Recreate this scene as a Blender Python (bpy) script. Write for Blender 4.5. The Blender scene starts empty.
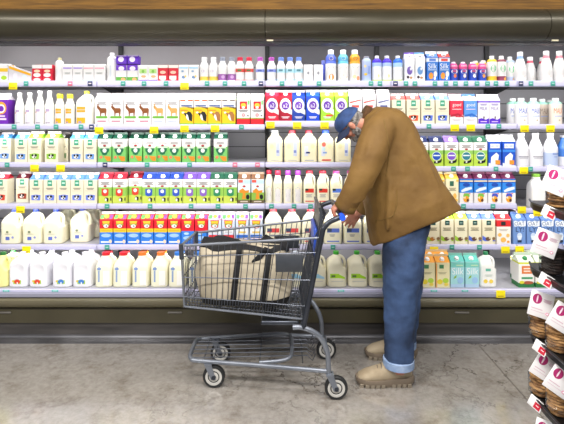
import bpy, math, random
from mathutils import Vector, Matrix
random.seed(7)
scene = bpy.context.scene
COL = scene.collection
PI = math.pi
# ---------------------------------------------------------------- camera model
F, D0, H, HX, HY = 470.0, 3.326, 1.55, 282.0, 122.0
def PX(px, Y): return (px - HX) * (Y + D0) / F
def PZ(py, Y): return H - (py - HY) * (Y + D0) / F
def W(px, py, Y): return Vector((PX(px, Y), Y, PZ(py, Y)))
# ---------------------------------------------------------------- materials
MATS = {}
def lin(h):
    h = h.lstrip('#'); o = []
    for i in (0, 2, 4):
        c = int(h[i:i+2], 16) / 255
        o.append(c / 12.92 if c <= .04045 else ((c + .055) / 1.055) ** 2.4)
    return (*o, 1)
def mat(col, rough=.42, metal=0.0, spec=.5):
    if not isinstance(col, str): return col
    k = (col, rough, metal, spec)
    if k in MATS: return MATS[k]
    m = bpy.data.materials.new('paint_' + col.lstrip('#')); m.use_nodes = True
    b = m.node_tree.nodes['Principled BSDF']
    b.inputs['Base Color'].default_value = lin(col)
    b.inputs['Roughness'].default_value = rough
    b.inputs['Metallic'].default_value = metal
    b.inputs['Specular IOR Level'].default_value = spec
    MATS[k] = m
    return m
def noisy(name, c1, c2, scale=6, rough=.5, metal=0, bump=0, bscale=40, stretch=(1, 1, 1), detail=6, r2=None, lo=.35, hi=.65):
    m = bpy.data.materials.new(name); m.use_nodes = True
    nt = m.node_tree; N = nt.nodes; L = nt.links; b = N['Principled BSDF']
    tc = N.new('ShaderNodeTexCoord'); mp = N.new('ShaderNodeMapping'); mp.inputs['Scale'].default_value = stretch
    L.new(tc.outputs['Object'], mp.inputs['Vector'])
    n = N.new('ShaderNodeTexNoise'); n.inputs['Scale'].default_value = scale; n.inputs['Detail'].default_value = detail
    L.new(mp.outputs['Vector'], n.inputs['Vector'])
    r = N.new('ShaderNodeValToRGB')
    r.color_ramp.elements[0].position = lo; r.color_ramp.elements[0].color = lin(c1)
    r.color_ramp.elements[1].position = hi; r.color_ramp.elements[1].color = lin(c2)
    L.new(n.outputs['Fac'], r.inputs['Fac']); L.new(r.outputs['Color'], b.inputs['Base Color'])
    b.inputs['Roughness'].default_value = rough; b.inputs['Metallic'].default_value = metal
    if r2 is not None:
        mr = N.new('ShaderNodeMapRange'); mr.inputs['To Min'].default_value = rough; mr.inputs['To Max'].default_value = r2
        L.new(n.outputs['Fac'], mr.inputs['Value']); L.new(mr.outputs['Result'], b.inputs['Roughness'])
    if bump:
        n2 = N.new('ShaderNodeTexNoise'); n2.inputs['Scale'].default_value = bscale; n2.inputs['Detail'].default_value = 4
        L.new(mp.outputs['Vector'], n2.inputs['Vector'])
        bp = N.new('ShaderNodeBump'); bp.inputs['Strength'].default_value = bump; bp.inputs['Distance'].default_value = .01
        L.new(n2.outputs['Fac'], bp.inputs['Height']); L.new(bp.outputs['Normal'], b.inputs['Normal'])
    return m
def clear_film(name, fac=.12):
    m = bpy.data.materials.new(name); m.use_nodes = True
    nt = m.node_tree; N = nt.nodes; L = nt.links
    for n in list(N):
        if n.type == 'BSDF_PRINCIPLED': N.remove(n)
    t = N.new('ShaderNodeBsdfTransparent'); g = N.new('ShaderNodeBsdfGlossy'); g.inputs['Roughness'].default_value = .12
    lw = N.new('ShaderNodeLayerWeight'); lw.inputs['Blend'].default_value = fac
    mx = N.new('ShaderNodeMixShader')
    L.new(lw.outputs['Facing'], mx.inputs[0]); L.new(t.outputs[0], mx.inputs[1]); L.new(g.outputs[0], mx.inputs[2])
    L.new(mx.outputs[0], N['Material Output'].inputs['Surface'])
    return m
# ---------------------------------------------------------------- text outlines
TXT = {}
def text_geo(s):
    if s in TXT: return TXT[s]
    cu = bpy.data.curves.new('t', 'FONT'); cu.body = s; cu.resolution_u = 3
    o = bpy.data.objects.new('t', cu)
    me = o.to_mesh()
    vs = [(v.co.x, v.co.y) for v in me.vertices]; fs = [tuple(p.vertices) for p in me.polygons]
    o.to_mesh_clear(); bpy.data.objects.remove(o); bpy.data.curves.remove(cu)
    x0 = min(v[0] for v in vs); x1 = max(v[0] for v in vs); y0 = min(v[1] for v in vs); y1 = max(v[1] for v in vs)
    vs = [((x - x0) / (x1 - x0) - .5, (y - y0) / (y1 - y0) - .5) for x, y in vs]
    TXT[s] = (vs, fs); return TXT[s]
# ---------------------------------------------------------------- mesh builder
class MB:
    def __init__(s): s.v = []; s.f = []; s.m = []; s.mats = []; s.sm = []
    def mi(s, m):
        m = mat(m)
        if m not in s.mats: s.mats.append(m)
        return s.mats.index(m)
    def add(s, vs, fs, m, smooth=False, M=None):
        o = len(s.v); k = s.mi(m)
        s.v += [tuple(M @ Vector(v)) if M else tuple(v) for v in vs]
        for f in fs: s.f.append(tuple(i + o for i in f)); s.m.append(k); s.sm.append(smooth)
        return s
    def box(s, x0, x1, y0, y1, z0, z1, m, M=None):
        vs = [(x, y, z) for z in (z0, z1) for y in (y0, y1) for x in (x0, x1)]
        return s.add(vs, [(0, 2, 3, 1), (4, 5, 7, 6), (0, 1, 5, 4), (1, 3, 7, 5), (3, 2, 6, 7), (2, 0, 4, 6)], m, False, M)
    def rbox(s, x0, x1, y0, y1, z0, z1, m, r=.004, M=None):   # box with rounded vertical and chamfered horizontal edges
        rings = []
        for z, k in ((z0, r), (z0 + r, 0), (z1 - r, 0), (z1, r)):
            ring = []
            for cx, cy, a0 in ((x1 - r, y1 - r, 0), (x0 + r, y1 - r, 90), (x0 + r, y0 + r, 180), (x1 - r, y0 + r, 270)):
                for a in (0, 45, 90):
                    t = math.radians(a0 + a); q = r - k * .8
                    ring.append((cx + q * math.cos(t), cy + q * math.sin(t), z))
            rings.append(ring)
        return s.loft(rings, m, True, M)
    def loft(s, rings, m, caps=True, M=None, smooth=True, closed=True):
        n = len(rings[0]); vs = [p for r in rings for p in r]; fs = []
        for i in range(len(rings) - 1):
            for j in range(n if closed else n - 1):
                a = i * n + j; b = i * n + (j + 1) % n
                fs.append((a, b, b + n, a + n))
        if caps: fs.append(tuple(reversed(range(n)))); fs.append(tuple(range((len(rings) - 1) * n, len(rings) * n)))
        return s.add(vs, fs, m, smooth, M)
    def lathe(s, prof, m, n=20, M=None, bands=None):
        # prof: (r,z); bands: (z0,z1,col) colour slices
        if bands:
            cuts = sorted({z for b in bands for z in b[:2]})
            new = []
            for (r0, z0), (r1, z1) in zip(prof[:-1], prof[1:]):
                new.append((r0, z0))
                for c in cuts:
                    if min(z0, z1) + 1e-5 < c < max(z0, z1) - 1e-5: new.append((r0 + (r1 - r0) * (c - z0) / (z1 - z0), c))
            new.append(prof[-1]); prof = new
        rings = [[(r * math.cos(2 * PI * j / n), r * math.sin(2 * PI * j / n), z) for j in range(n)] for r, z in prof]
        for i in range(len(rings) - 1):
            c = m
            if bands:
                zm = (prof[i][1] + prof[i + 1][1]) / 2
                for b in bands:
                    if b[0] <= zm <= b[1]: c = b[2]
            s.loft([rings[i], rings[i + 1]], c, False, M)
        s.add(rings[0], [tuple(reversed(range(n)))], m, False, M)
        s.add(rings[-1], [tuple(range(n))], m, False, M)
        return s
    def tube(s, path, r, m, n=8, caps=True, flat=1.0):
        P = [Vector(p) for p in path]; R = r if isinstance(r, (list, tuple)) else [r] * len(P)
        rings = []; up = None
        for i, p in enumerate(P):
            t = (P[min(i + 1, len(P) - 1)] - P[max(i - 1, 0)]).normalized()
            if up is None:
                up = Vector((0, 0, 1)) if abs(t.z) < .9 else Vector((0, 1, 0))
            a = t.cross(up); a.normalize(); b = a.cross(t).normalized(); up = b
            rings.append([p + a * R[i] * flat * math.cos(2 * PI * k / n) + b * R[i] * math.sin(2 * PI * k / n) for k in range(n)])
        return s.loft(rings, m, caps)
    def ball(s, c, rx, ry, rz, m, n=16, k=10, M=None):
        rings = []
        for i in range(k + 1):
            t = -PI / 2 + PI * i / k; q = max(math.cos(t), .02)
            rings.append([(c[0] + rx * q * math.cos(2 * PI * j / n), c[1] + ry * q * math.sin(2 * PI * j / n), c[2] + rz * math.sin(t)) for j in range(n)])
        return s.loft(rings, m, True, M)
    def gfx(s, gr, w, h, yf, M=None):
        for k, g in enumerate(gr):
            off = .0006 + .0003 * k; t = g[0]
            def pt(x, z): return (x * w, yf(x * w, z * h) - off, z * h)
            if t == 'r':
                _, x0, x1, z0, z1, c = g
                nx = 6; vs = []; fs = []
                for i in range(nx + 1):
                    x = x0 + (x1 - x0) * i / nx; vs += [pt(x, z0), pt(x, z1)]
                for i in range(nx): fs.append((2 * i, 2 * i + 2, 2 * i + 3, 2 * i + 1))
                s.add(vs, fs, c, False, M)
            elif t == 'e':
                _, cx, cz, rx, rz, c = g
                vs = [pt(cx + rx * math.cos(2 * PI * j / 18), cz + rz * math.sin(2 * PI * j / 18)) for j in range(18)]
                s.add(vs, [tuple(range(18))], c, False, M)
            elif t == 'p':
                _, pts, c = g
                s.add([pt(*p) for p in pts], [tuple(range(len(pts)))], c, False, M)
            elif t == 't':
                _, tx, cx, cz, tw, th, c = g
                vs, fs = text_geo(tx)
                s.add([pt(cx + x * tw, cz + z * th) for x, z in vs], fs, c, False, M)
            elif t == 'l':   # blurred lines of small print
                _, x0, x1, z, n, c = g
                for i in range(n):
                    a = x0 + (x1 - x0) * .12 * (i % 2); zz = z - i * .035
                    s.add([pt(a, zz), pt(x1 - (a - x0), zz), pt(x1 - (a - x0), zz + .021), pt(a, zz + .021)], [(0, 1, 2, 3)], c, False, M)
        return s
    def mesh(s, name, sharp=40):
        me = bpy.data.meshes.new(name); me.from_pydata(s.v, [], s.f)
        for m in s.mats: me.materials.append(m)
        me.polygons.foreach_set('material_index', s.m); me.polygons.foreach_set('use_smooth', s.sm)
        me.update()
        me.set_sharp_from_angle(angle=math.radians(sharp))
        return me
    def obj(s, name, parent=None, sharp=40, label=None):
        o = bpy.data.objects.new(name, s.mesh(name, sharp)); COL.objects.link(o)
        if parent: o.parent = parent
        if label: o['label'] = label
        return o
def child(name, me, parent, label=None):
    o = bpy.data.objects.new(name, me); COL.objects.link(o); o.parent = parent
    if label: o['label'] = label
    return o
def thing(name, label, cat, loc=(0, 0, 0), rz=0, group=None):
    o = bpy.data.objects.new(name, None); COL.objects.link(o); o.empty_display_size = .05
    o.location = loc; o.rotation_euler = (0, 0, rz); return tag(o, label, cat, group)
def tag(o, label, cat, group=None):
    n = len(label.split())
    if not 4 <= n <= 16: print('LABELLEN', n, label)
    o['label'] = label; o['category'] = cat
    if group: o['group'] = group
    return o
def struct(o): o['kind'] = 'structure'; return o
def smooth_path(pts, k=6):
    P = [Vector(p) for p in pts]; out = []
    for i in range(len(P) - 1):
        a = P[max(i - 1, 0)]; b = P[i]; c = P[i + 1]; d = P[min(i + 2, len(P) - 1)]
        for j in range(k):
            t = j / k
            out.append(.5 * ((2 * b) + (c - a) * t + (2 * a - 5 * b + 4 * c - d) * t * t + (3 * b - a - 3 * c + d) * t ** 3))
    out.append(P[-1]); return out
def spread(vals, k=6):
    out = []
    for a, b in zip(vals[:-1], vals[1:]): out += [a + (b - a) * j / k for j in range(k)]
    return out + [vals[-1]]
ORD = ['', 'first', 'second', 'third', 'fourth', 'fifth', 'sixth', 'seventh', 'eighth', 'ninth', 'tenth', 'eleventh', 'twelfth', 'thirteenth', 'fourteenth', 'fifteenth', 'sixteenth', 'seventeenth', 'eighteenth', 'nineteenth', 'twentieth']
NUM = ['', 'one', 'two', 'three', 'four', 'five', 'six', 'seven', 'eight', 'nine', 'ten', 'eleven', 'twelve', 'thirteen', 'fourteen', 'fifteen', 'sixteen', 'seventeen', 'eighteen', 'nineteen', 'twenty']
SHELF = ['', 'top shelf', 'second shelf', 'third shelf', 'fourth shelf', 'fifth shelf', 'bottom shelf']
def place_words(i, n):
    if n == 1: return ''
    if n == 2: return ('left' if i == 0 else 'right') + ' of two'
    if i == 0: return 'leftmost of ' + NUM[n]
    if i == n - 1: return 'rightmost of ' + NUM[n]
    return ORD[i + 1] + ' from left of ' + NUM[n]

# ================================================================ SETTING
olive = noisy('olive_enamel_metal', '#403c30', '#474335', 3, .3, .4, 0, r2=.4)
dark_metal = noisy('dark_grey_metal', '#2b2c2f', '#37383b', 4, .45, .3)
black = mat('#0d0d0f', .5)
grey_panel = noisy('grey_back_panel', '#aaa8ae', '#b4b2b8', 2, .45)
white_enamel = noisy('shelf_enamel', '#a5a5ad', '#b2b2ba', 4, .35)
XL, XR = -2.6, 2.66

# floor : polished stained concrete
def floor_mat():
    m = bpy.data.materials.new('polished_concrete'); m.use_nodes = True
    nt = m.node_tree; N = nt.nodes; L = nt.links; b = N['Principled BSDF']
    tc = N.new('ShaderNodeTexCoord')
    def noise(sc, det, ro=.6):
        n = N.new('ShaderNodeTexNoise'); n.inputs['Scale'].default_value = sc; n.inputs['Detail'].default_value = det
        n.inputs['Roughness'].default_value = ro
        L.new(tc.outputs['Object'], n.inputs['Vector']); return n
    big = noise(1.6, 8); fine = noise(28, 8, .7); scuff = noise(5, 12, .75)
    r = N.new('ShaderNodeValToRGB'); r.color_ramp.elements[0].position = .3; r.color_ramp.elements[1].position = .72
    r.color_ramp.elements[0].color = lin('#98938d'); r.color_ramp.elements[1].color = lin('#aaa59f')
    L.new(big.outputs['Fac'], r.inputs['Fac'])
    r2 = N.new('ShaderNodeValToRGB'); r2.color_ramp.elements[0].position = .34; r2.color_ramp.elements[1].position = .5
    r2.color_ramp.elements[0].color = lin('#cfc8c1'); r2.color_ramp.elements[1].color = (1, 1, 1, 1)
    L.new(scuff.outputs['Fac'], r2.inputs['Fac'])
    r3 = N.new('ShaderNodeValToRGB'); r3.color_ramp.elements[0].position = .3; r3.color_ramp.elements[1].position = .6
    r3.color_ramp.elements[0].color = lin('#dedbd7'); r3.color_ramp.elements[1].color = (1, 1, 1, 1)
    L.new(fine.outputs['Fac'], r3.inputs['Fac'])
    m1 = N.new('ShaderNodeMix'); m1.data_type = 'RGBA'; m1.blend_type = 'MULTIPLY'; m1.inputs['Factor'].default_value = 1
    L.new(r.outputs['Color'], m1.inputs['A']); L.new(r2.outputs['Color'], m1.inputs['B'])
    m2 = N.new('ShaderNodeMix'); m2.data_type = 'RGBA'; m2.blend_type = 'MULTIPLY'; m2.inputs['Factor'].default_value = 1
    L.new(m1.outputs['Result'], m2.inputs['A']); L.new(r3.outputs['Color'], m2.inputs['B'])
    sc = noise(2.2, 7, .65); rr = N.new('ShaderNodeValToRGB'); e = rr.color_ramp.elements
    e[0].position = .488; e[0].color = (1, 1, 1, 1); e[1].position = .512; e[1].color = (1, 1, 1, 1); k = e.new(.5); k.color = lin('#8a837c')
    L.new(sc.outputs['Fac'], rr.inputs['Fac'])
    mk = noise(1.1, 3); mr2 = N.new('ShaderNodeMapRange'); mr2.inputs['From Min'].default_value = .48; mr2.inputs['From Max'].default_value = .62
    L.new(mk.outputs['Fac'], mr2.inputs['Value'])
    m3 = N.new('ShaderNodeMix'); m3.data_type = 'RGBA'; m3.blend_type = 'MULTIPLY'; L.new(mr2.outputs['Result'], m3.inputs['Factor'])
    L.new(m2.outputs['Result'], m3.inputs['A']); L.new(rr.outputs['Color'], m3.inputs['B'])
    L.new(m3.outputs['Result'], b.inputs['Base Color'])
    mr = N.new('ShaderNodeMapRange'); mr.inputs['To Min'].default_value = .06; mr.inputs['To Max'].default_value = .16
    L.new(scuff.outputs['Fac'], mr.inputs['Value']); L.new(mr.outputs['Result'], b.inputs['Roughness'])
    b.inputs['Coat Weight'].default_value = 1; b.inputs['Coat IOR'].default_value = 2.1; b.inputs['Coat Roughness'].default_value = .2; b.inputs['Specular IOR Level'].default_value = .5
    bp = N.new('ShaderNodeBump'); bp.inputs['Strength'].default_value = .012; bp.inputs['Distance'].default_value = .002
    L.new(fine.outputs['Fac'], bp.inputs['Height']); L.new(bp.outputs['Normal'], b.inputs['Normal'])
    return m
b = MB(); b.box(-4.5, 4.5, -6, 1.0, -.05, 0, floor_mat()); struct(b.obj('floor'))
b = MB(); b.box(1.364, 1.37, -2.6, -.02, -.001, .0006, '#5d564e'); struct(b.obj('trim_1'))
# wood soffit above the case
def wood_mat():
    m = bpy.data.materials.new('oak_veneer'); m.use_nodes = True
    nt = m.node_tree; N = nt.nodes; L = nt.links; bs = N['Principled BSDF']
    tc = N.new('ShaderNodeTexCoord'); mp = N.new('ShaderNodeMapping'); mp.inputs['Scale'].default_value = (1.2, 1, 22)
    L.new(tc.outputs['Object'], mp.inputs['Vector'])
    n = N.new('ShaderNodeTexNoise'); n.inputs['Scale'].default_value = 3; n.inputs['Detail'].default_value = 8; n.inputs['Distortion'].default_value = .6
    L.new(mp.outputs['Vector'], n.inputs['Vector'])
    r = N.new('ShaderNodeValToRGB'); r.color_ramp.elements[0].position = .3; r.color_ramp.elements[1].position = .7
    r.color_ramp.elements[0].color = lin('#573a10'); r.color_ramp.elements[1].color = lin('#8f6522')
    L.new(n.outputs['Fac'], r.inputs['Fac']); L.new(r.outputs['Color'], bs.inputs['Base Color']); bs.inputs['Roughness'].default_value = .75
    return m
b = MB(); b.box(-4.5, 4.5, .06, .2, 2.2, 3.6, wood_mat()); struct(b.obj('wall_back'))
b = MB(); b.box(-4.5, 4.5, -6, .9, 3.6, 3.7, noisy('ceiling_paint', '#b9b6b0', '#c5c2bc', 2, .8)); struct(b.obj('ceiling'))

# ---------------------------------------------------------------- dairy case
case = thing('dairy_case', 'long open refrigerated dairy case with olive canopy and base', 'refrigerator', (0, 0, 0))
def profile(pts, x0, x1, m, smooth=True):
    bb = MB(); bb.loft([[(x0, y, z) for y, z in pts], [(x1, y, z) for y, z in pts]], m, False, None, smooth, False); return bb
def prof_solid(bb, pts, x0, x1, m):
    bb.loft([[(x0, y, z) for y, z in pts], [(x1, y, z) for y, z in pts]], m, True, None, True, True); return bb
SEAM = [PX(265, -.17), PX(551, -.17)]
xs = [XL, SEAM[0] - .002, SEAM[0] + .002, SEAM[1] - .002, SEAM[1] + .002, XR]
arc = [(.06, 2.345)] + [(-.02 - .16 * math.sin(t), 2.217 + .122 * math.cos(t)) for t in [PI * i / 14 * .86 for i in range(15)]]
arc += [(-.075, 2.105), (-.05, 2.11), (.05, 2.2)]
for i in (0, 2, 4):
    b = MB(); prof_solid(b, arc, xs[i], xs[i + 1], olive); b.obj('canopy', case, 30)
for x, y in ((270, 39.5), (556, 39.5)):
    c = W(x, y, -.16); b = MB(); b.box(c.x - .022, c.x + .022, -.152, -.146, c.z - .009, c.z + .001, '#c9c2a4'); b.obj('badge', case)
b = MB(); b.box(XL, XR, -.075, .05, 2.094, 2.102, noisy('air_grille', '#08080a', '#3a3a40', 90, .5, lo=.45, hi=.75)); b.obj('air_grille', case)
b = MB(); b.box(XL, XR, .62, .66, .06, 2.26, grey_panel)
for z in [.5 + .12 * i for i in range(14)]: b.box(XL, XR, .614, .622, z, z + .006, '#4c4b50')
b.box(XL, XR, .05, .66, 2.2, 2.26, grey_panel); b.obj('back_panel', case)
b = MB(); b.box(XL, PX(265, .6), .606, .613, 1.87, 2.195, noisy('lit_back_tone', '#b3afb1', '#bdb9bb', 2, .4)); b.box(XL, PX(265, .6), .602, .606, 2.0, 2.012, '#8a868a'); b.obj('added_tone_panel', case)  # added panel, its pale colour paints the brightly lit back of the left bays
b = MB(); b.box(PX(265, .6), XR, .606, .613, 1.87, 2.195, noisy('dim_back_tone', '#66646a', '#716f75', 2, .4)); b.box(PX(265, .6), XR, .602, .606, 2.0, 2.012, '#4c4b50'); b.obj('added_tone_panel', case)  # added panel, its darker grey paints the dimmer back of the right bays
for x in (XL, XR):
    b = MB(); b.box(x - .03 if x < 0 else x, x if x < 0 else x + .03, -.10, .66, 0, 2.34, noisy('end_panel_enamel', '#3a382f', '#413e34', 3, .4)); b.obj('end_panel', case)
BAY = [PX(x, .09) for x in (-71, 97, 265, 391, 517, 643)]
for i, x in enumerate(BAY[1:5]):
    b = MB(); b.box(x - .018, x + .018, .585, .618, .42, 2.19, '#1c1c1f')
    for k in range(60): b.box(x - .006, x + .006, .5835, .5855, .45 + k * .028, .462 + k * .028, '#050506')
    b.obj('upright', case)
# base of the case
b = MB(); prof_solid(b, [(-.115, .412), (-.12, .412), (-.125, .408), (-.125, .393), (-.115, .393)], XL, XR, '#c9c7e2'); b.obj('price_rail', case)
b = MB(); prof_solid(b, [(-.10, .3925), (-.135, .392), (-.145, .386), (-.145, .366), (-.135, .358), (-.10, .357)], XL, XR, '#8b8b9d'); b.obj('bumper', case)
b = MB(); prof_solid(b, [(-.10, .354), (-.125, .352), (-.135, .34), (-.13, .325), (-.10, .29), (-.06, .262), (-.03, .25), (.1, .25), (.1, .354)], XL, XR, noisy('olive_cream_enamel', '#7a745c', '#837c63', 3, .3)); b.obj('base_panel', case)
b = MB(); b.box(XL, XR, -.05, .1, .15, .25, noisy('dark_olive', '#45402f', '#4c4735', 4, .35)); b.obj('lower_panel', case)
b = MB(); b.box(XL, XR, -.03, .1, 0, .15, noisy('scuffed_grey_kick', '#3b3939', '#585453', 3, .4, .2, stretch=(.6, 1, 5))); b.obj('kick_plate', case)
b = MB(); prof_solid(b, [(-.03, .06), (-.045, .057), (-.05, .048), (-.045, .04), (-.04, .02), (-.04, 0), (-.03, 0)], XL, XR, noisy('steel_rub_rail', '#4a4a4e', '#77777c', 5, .35, .6, stretch=(.5, 1, 1))); b.obj('rub_rail', case)
for px in (4, 175, 462):
    c = W(px, 312.5, -.055); b = MB(); b.rbox(c.x - .05, c.x + .05, -.062, -.05, c.z - .006, c.z + .006, '#6a6660', .004); b.obj('vent_slot', case)
b = MB(); b.box(XL, XR, -.10, .62, .40, .4105, white_enamel); b.obj('deck', case)

# shelves: (rail top y, rail bottom y) per row and bay
RAILS = {1: [(80.5, 86.5)] * 5,
         2: [(124, 129.5), (124.3, 129.8), (120.8, 126.8), (123.7, 129), (124, 129.2)],
         3: [(162.4, 167.3)] * 3 + [(166.3, 171.5), (166.6, 171.6)],
         4: [(203.8, 209)] * 3 + [(203.5, 209), (208.3, 212.6)],
         5: [(244.7, 249.8)] * 5}
RY = .09
BAYW = ['far left bay', 'left centre bay', 'centre bay', 'right centre bay', 'far right bay']
rail_mat = noisy('lilac_white_rail', '#b4b2d2', '#c0bedb', 3, .4)
TOPZ = {}
for row in range(1, 6):
    for k in range(5):
        yt, yb = RAILS[row][k]; zt, zb = PZ(yt, RY), PZ(yb, RY); x0, x1 = BAY[k] + .003, BAY[k + 1] - .003
        TOPZ[row, k] = zt - .004
        sh = thing('shelf', f'white metal {SHELF[row]} with lilac price rail in the {BAYW[k]}', 'shelf', ((x0 + x1) / 2, .35, zt - .004), 0, 'dairy case shelves')
        hw = (x1 - x0) / 2; dz = zb - zt
        b = MB(); b.box(-hw, hw, -.24, .232, -.018, 0, white_enamel)
        b.box(-hw, hw, -.235, .23, -.024, -.018, '#2a2a2d'); b.obj('deck', sh)
        b = MB(); prof_solid(b, [(-.242, .004), (-.258, .003), (-.262, -.002), (-.262, dz + .006), (-.256, dz + .002), (-.242, dz + .002)], -hw, hw, rail_mat)
        b.box(-hw, hw, -.2625, -.262, -.006, -.004, '#e6e6f0'); b.box(-hw, hw, -.2625, -.262, dz + .008, dz + .0095, '#9a99b4'); b.obj('price_rail', sh)
        for s in (-1, 1):
            b = MB(); xx = s * (hw - .008)
            b.add([(xx - .002, -.2, -.024), (xx - .002, .232, -.024), (xx - .002, .232, -.1), (xx + .002, -.2, -.024), (xx + .002, .232, -.024), (xx + .002, .232, -.1)],
                  [(0, 1, 2), (5, 4, 3), (0, 3, 4, 1), (1, 4, 5, 2), (2, 5, 3, 0)], '#202023'); b.obj('bracket', sh)
for k in range(5): TOPZ[6, k] = .4105
# ================================================================ PRODUCTS
S15 = F / (.115 + D0); S6 = F / (-.09 + D0)
def FY(row): return -.09 if row == 6 else .115
def SC(row): return S6 if row == 6 else S15
def bay_of(px):
    for k, (a, c) in enumerate(((-71, 97), (97, 265), (265, 391), (391, 517), (517, 643))):
        if a <= px < c: return k
    return 4
REG = {}
def gable_carton(w, d, h, base, bands=(), gr=(), gable=None, cap='#f4f4f2', fin='#b9b4b4', hb=.79, hr=.93, strips=()):
    parts = []
    zs = sorted({0, hb} | {z for q in bands for z in q[:2] if 0 < z < hb})
    b = MB(); x, y = w / 2, d / 2; r = .0015
    for a, c in zip(zs[:-1], zs[1:]):
        m = base
        for q in bands:
            if q[0] <= (a + c) / 2 <= q[1]: m = q[2]
        R = []
        for z in (a, c):
            R.append([(x - r, -y, z * h), (x, -y + r, z * h), (x, y - r, z * h), (x - r, y, z * h), (-x + r, y, z * h), (-x, y - r, z * h), (-x, -y + r, z * h), (-x + r, -y, z * h)][::1])
        b.loft(R, m, False, None, False)
    b.add([(-x, -y, 0), (x, -y, 0), (x, y, 0), (-x, y, 0)], [(3, 2, 1, 0)], base)
    b.gfx([g for g in gr if not (g[0] == 'g')], w, h, lambda X, Z: -y)
    parts.append(('body', b.mesh('body')))
    g = MB(); gm = gable or base; zb, zr = hb * h, hr * h; i = .012
    g.add([(-x, -y, zb), (x, -y, zb), (x, -.003, zr), (-x, -.003, zr)], [(0, 1, 2, 3)], gm)
    g.add([(-x, y, zb), (x, y, zb), (x, .003, zr), (-x, .003, zr)], [(1, 0, 3, 2)], gm)
    for a_, b__, c_ in strips:
        g.add([(a_ * w, -y + .004, zb + .0036), (b__ * w, -y + .004, zb + .0036), (b__ * w, -.012, zr - .0055), (a_ * w, -.012, zr - .0055)], [(0, 1, 2, 3)], c_)
    for s in (-1, 1): g.add([(s * x, -y, zb), (s * x, y, zb), (s * (x - i), 0, zr - .004)], [(0, 1, 2)], gm)
    for s in (-1, 1): g.add([(s * x, -y, zb), (s * x, -.003, zr), (s * (x - i), 0, zr - .004), (s * x, .003, zr), (s * x, y, zb)], [(0, 1, 2), (2, 3, 4)], gm)
    g.box(-x, x, -.003, .003, zr, h, fin)
    parts.append(('gable_top', g.mesh('gable_top')))
    if cap:
        c = MB(); ang = math.atan2(zr - zb, y)
        M = Matrix.Translation((0, -y * .52, zb + (zr - zb) * .48)) @ Matrix.Rotation(ang, 4, 'X')
        R_ = .0138
        c.lathe([(R_ + .003, -.001), (R_ + .003, .002), (R_, .003), (R_, .012), (R_ - .002, .0135)], cap, 14, M)
        parts.append(('cap', c.mesh('cap')))
    return parts
def brick_pack(w, d, h, base, bands=(), gr=()):      # square aseptic pack with folded corners
    b = MB(); x, y = w / 2, d / 2; zs = sorted({0, .97} | {z for q in bands for z in q[:2] if 0 < z < .97})
    for a, c in zip(zs[:-1], zs[1:]):
        m = base
        for q in bands:
            if q[0] <= (a + c) / 2 <= q[1]: m = q[2]
        b.loft([[(x, -y, z * h), (x, y, z * h), (-x, y, z * h), (-x, -y, z * h)] for z in (a, c)], m, False, None, False)
    e = .004
    b.loft([[(x, -y, .97 * h), (x, y, .97 * h), (-x, y, .97 * h), (-x, -y, .97 * h)], [(x - e, -y + e, h), (x - e, y - e, h), (-x + e, y - e, h), (-x + e, -y + e, h)]], base, True, None, False)
    b.gfx(gr, w, h, lambda X, Z: -y)
    f = MB(); f.box(-x * .9, x * .9, -.002, .002, h, h + .005, base)
    return [('body', b.mesh('body')), ('top_seam', f.mesh('top_seam'))]
def interp(prof, z):
    for (r0, z0), (r1, z1) in zip(prof[:-1], prof[1:]):
        if z0 <= z <= z1 and z1 > z0: return r0 + (r1 - r0) * (z - z0) / (z1 - z0)
    return prof[-1][0]
PROF = {
    'dairy': [(.9, 0), (1, .03), (1, .56), (.96, .64), (.74, .74), (.6, .8), (.56, .87)],
    'tall': [(.85, 0), (1, .03), (1, .55), (.92, .62), (.97, .7), (.9, .78), (.6, .85), (.5, .88)],
    'pear': [(.85, 0), (1, .05), (1, .32), (.9, .5), (.68, .68), (.5, .8), (.42, .87)],
    'milk': [(.9, 0), (1, .03), (1, .5), (.9, .6), (.6, .76), (.42, .84), (.42, .95)],
    'square': [(.9, 0), (1, .02), (1, .72), (.88, .82), (.5, .88), (.42, .92)],
    'pouch': [(.88, 0), (1, .03), (.97, .6), (.95, .78), (.8, .88), (.5, .92)],
}
def bottle(w, h, kind, base, bands=(), gr=(), cap='#f4f4f2', capr=None, flat=1.0):
    P = [(r * w / 2, z * h) for r, z in PROF[kind]]
    b = MB(); b.lathe(smoothprof(P), base, 20, None, [(q[0] * h, q[1] * h, q[2]) for q in bands])
    SP = smoothprof(P)
    def yf(x, z):
        r = interp(SP, z); return -math.sqrt(max(r * r - x * x, (r * .2) ** 2))
    b.gfx(gr, w, h, yf)
    z0 = P[-1][1]; r = capr * w / 2 if capr else P[-1][0] * 1.12
    c = MB(); c.lathe([(r, z0 - .004), (r, h - .003), (r - .003, h)], cap, 16)
    return [('body', b.mesh('body', 60)), ('cap', c.mesh('cap'))]
def smoothprof(P):
    V = smooth_path([(r, 0, z) for r, z in P], 3); return [(max(v.x, .002), v.z) for v in V]
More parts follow.
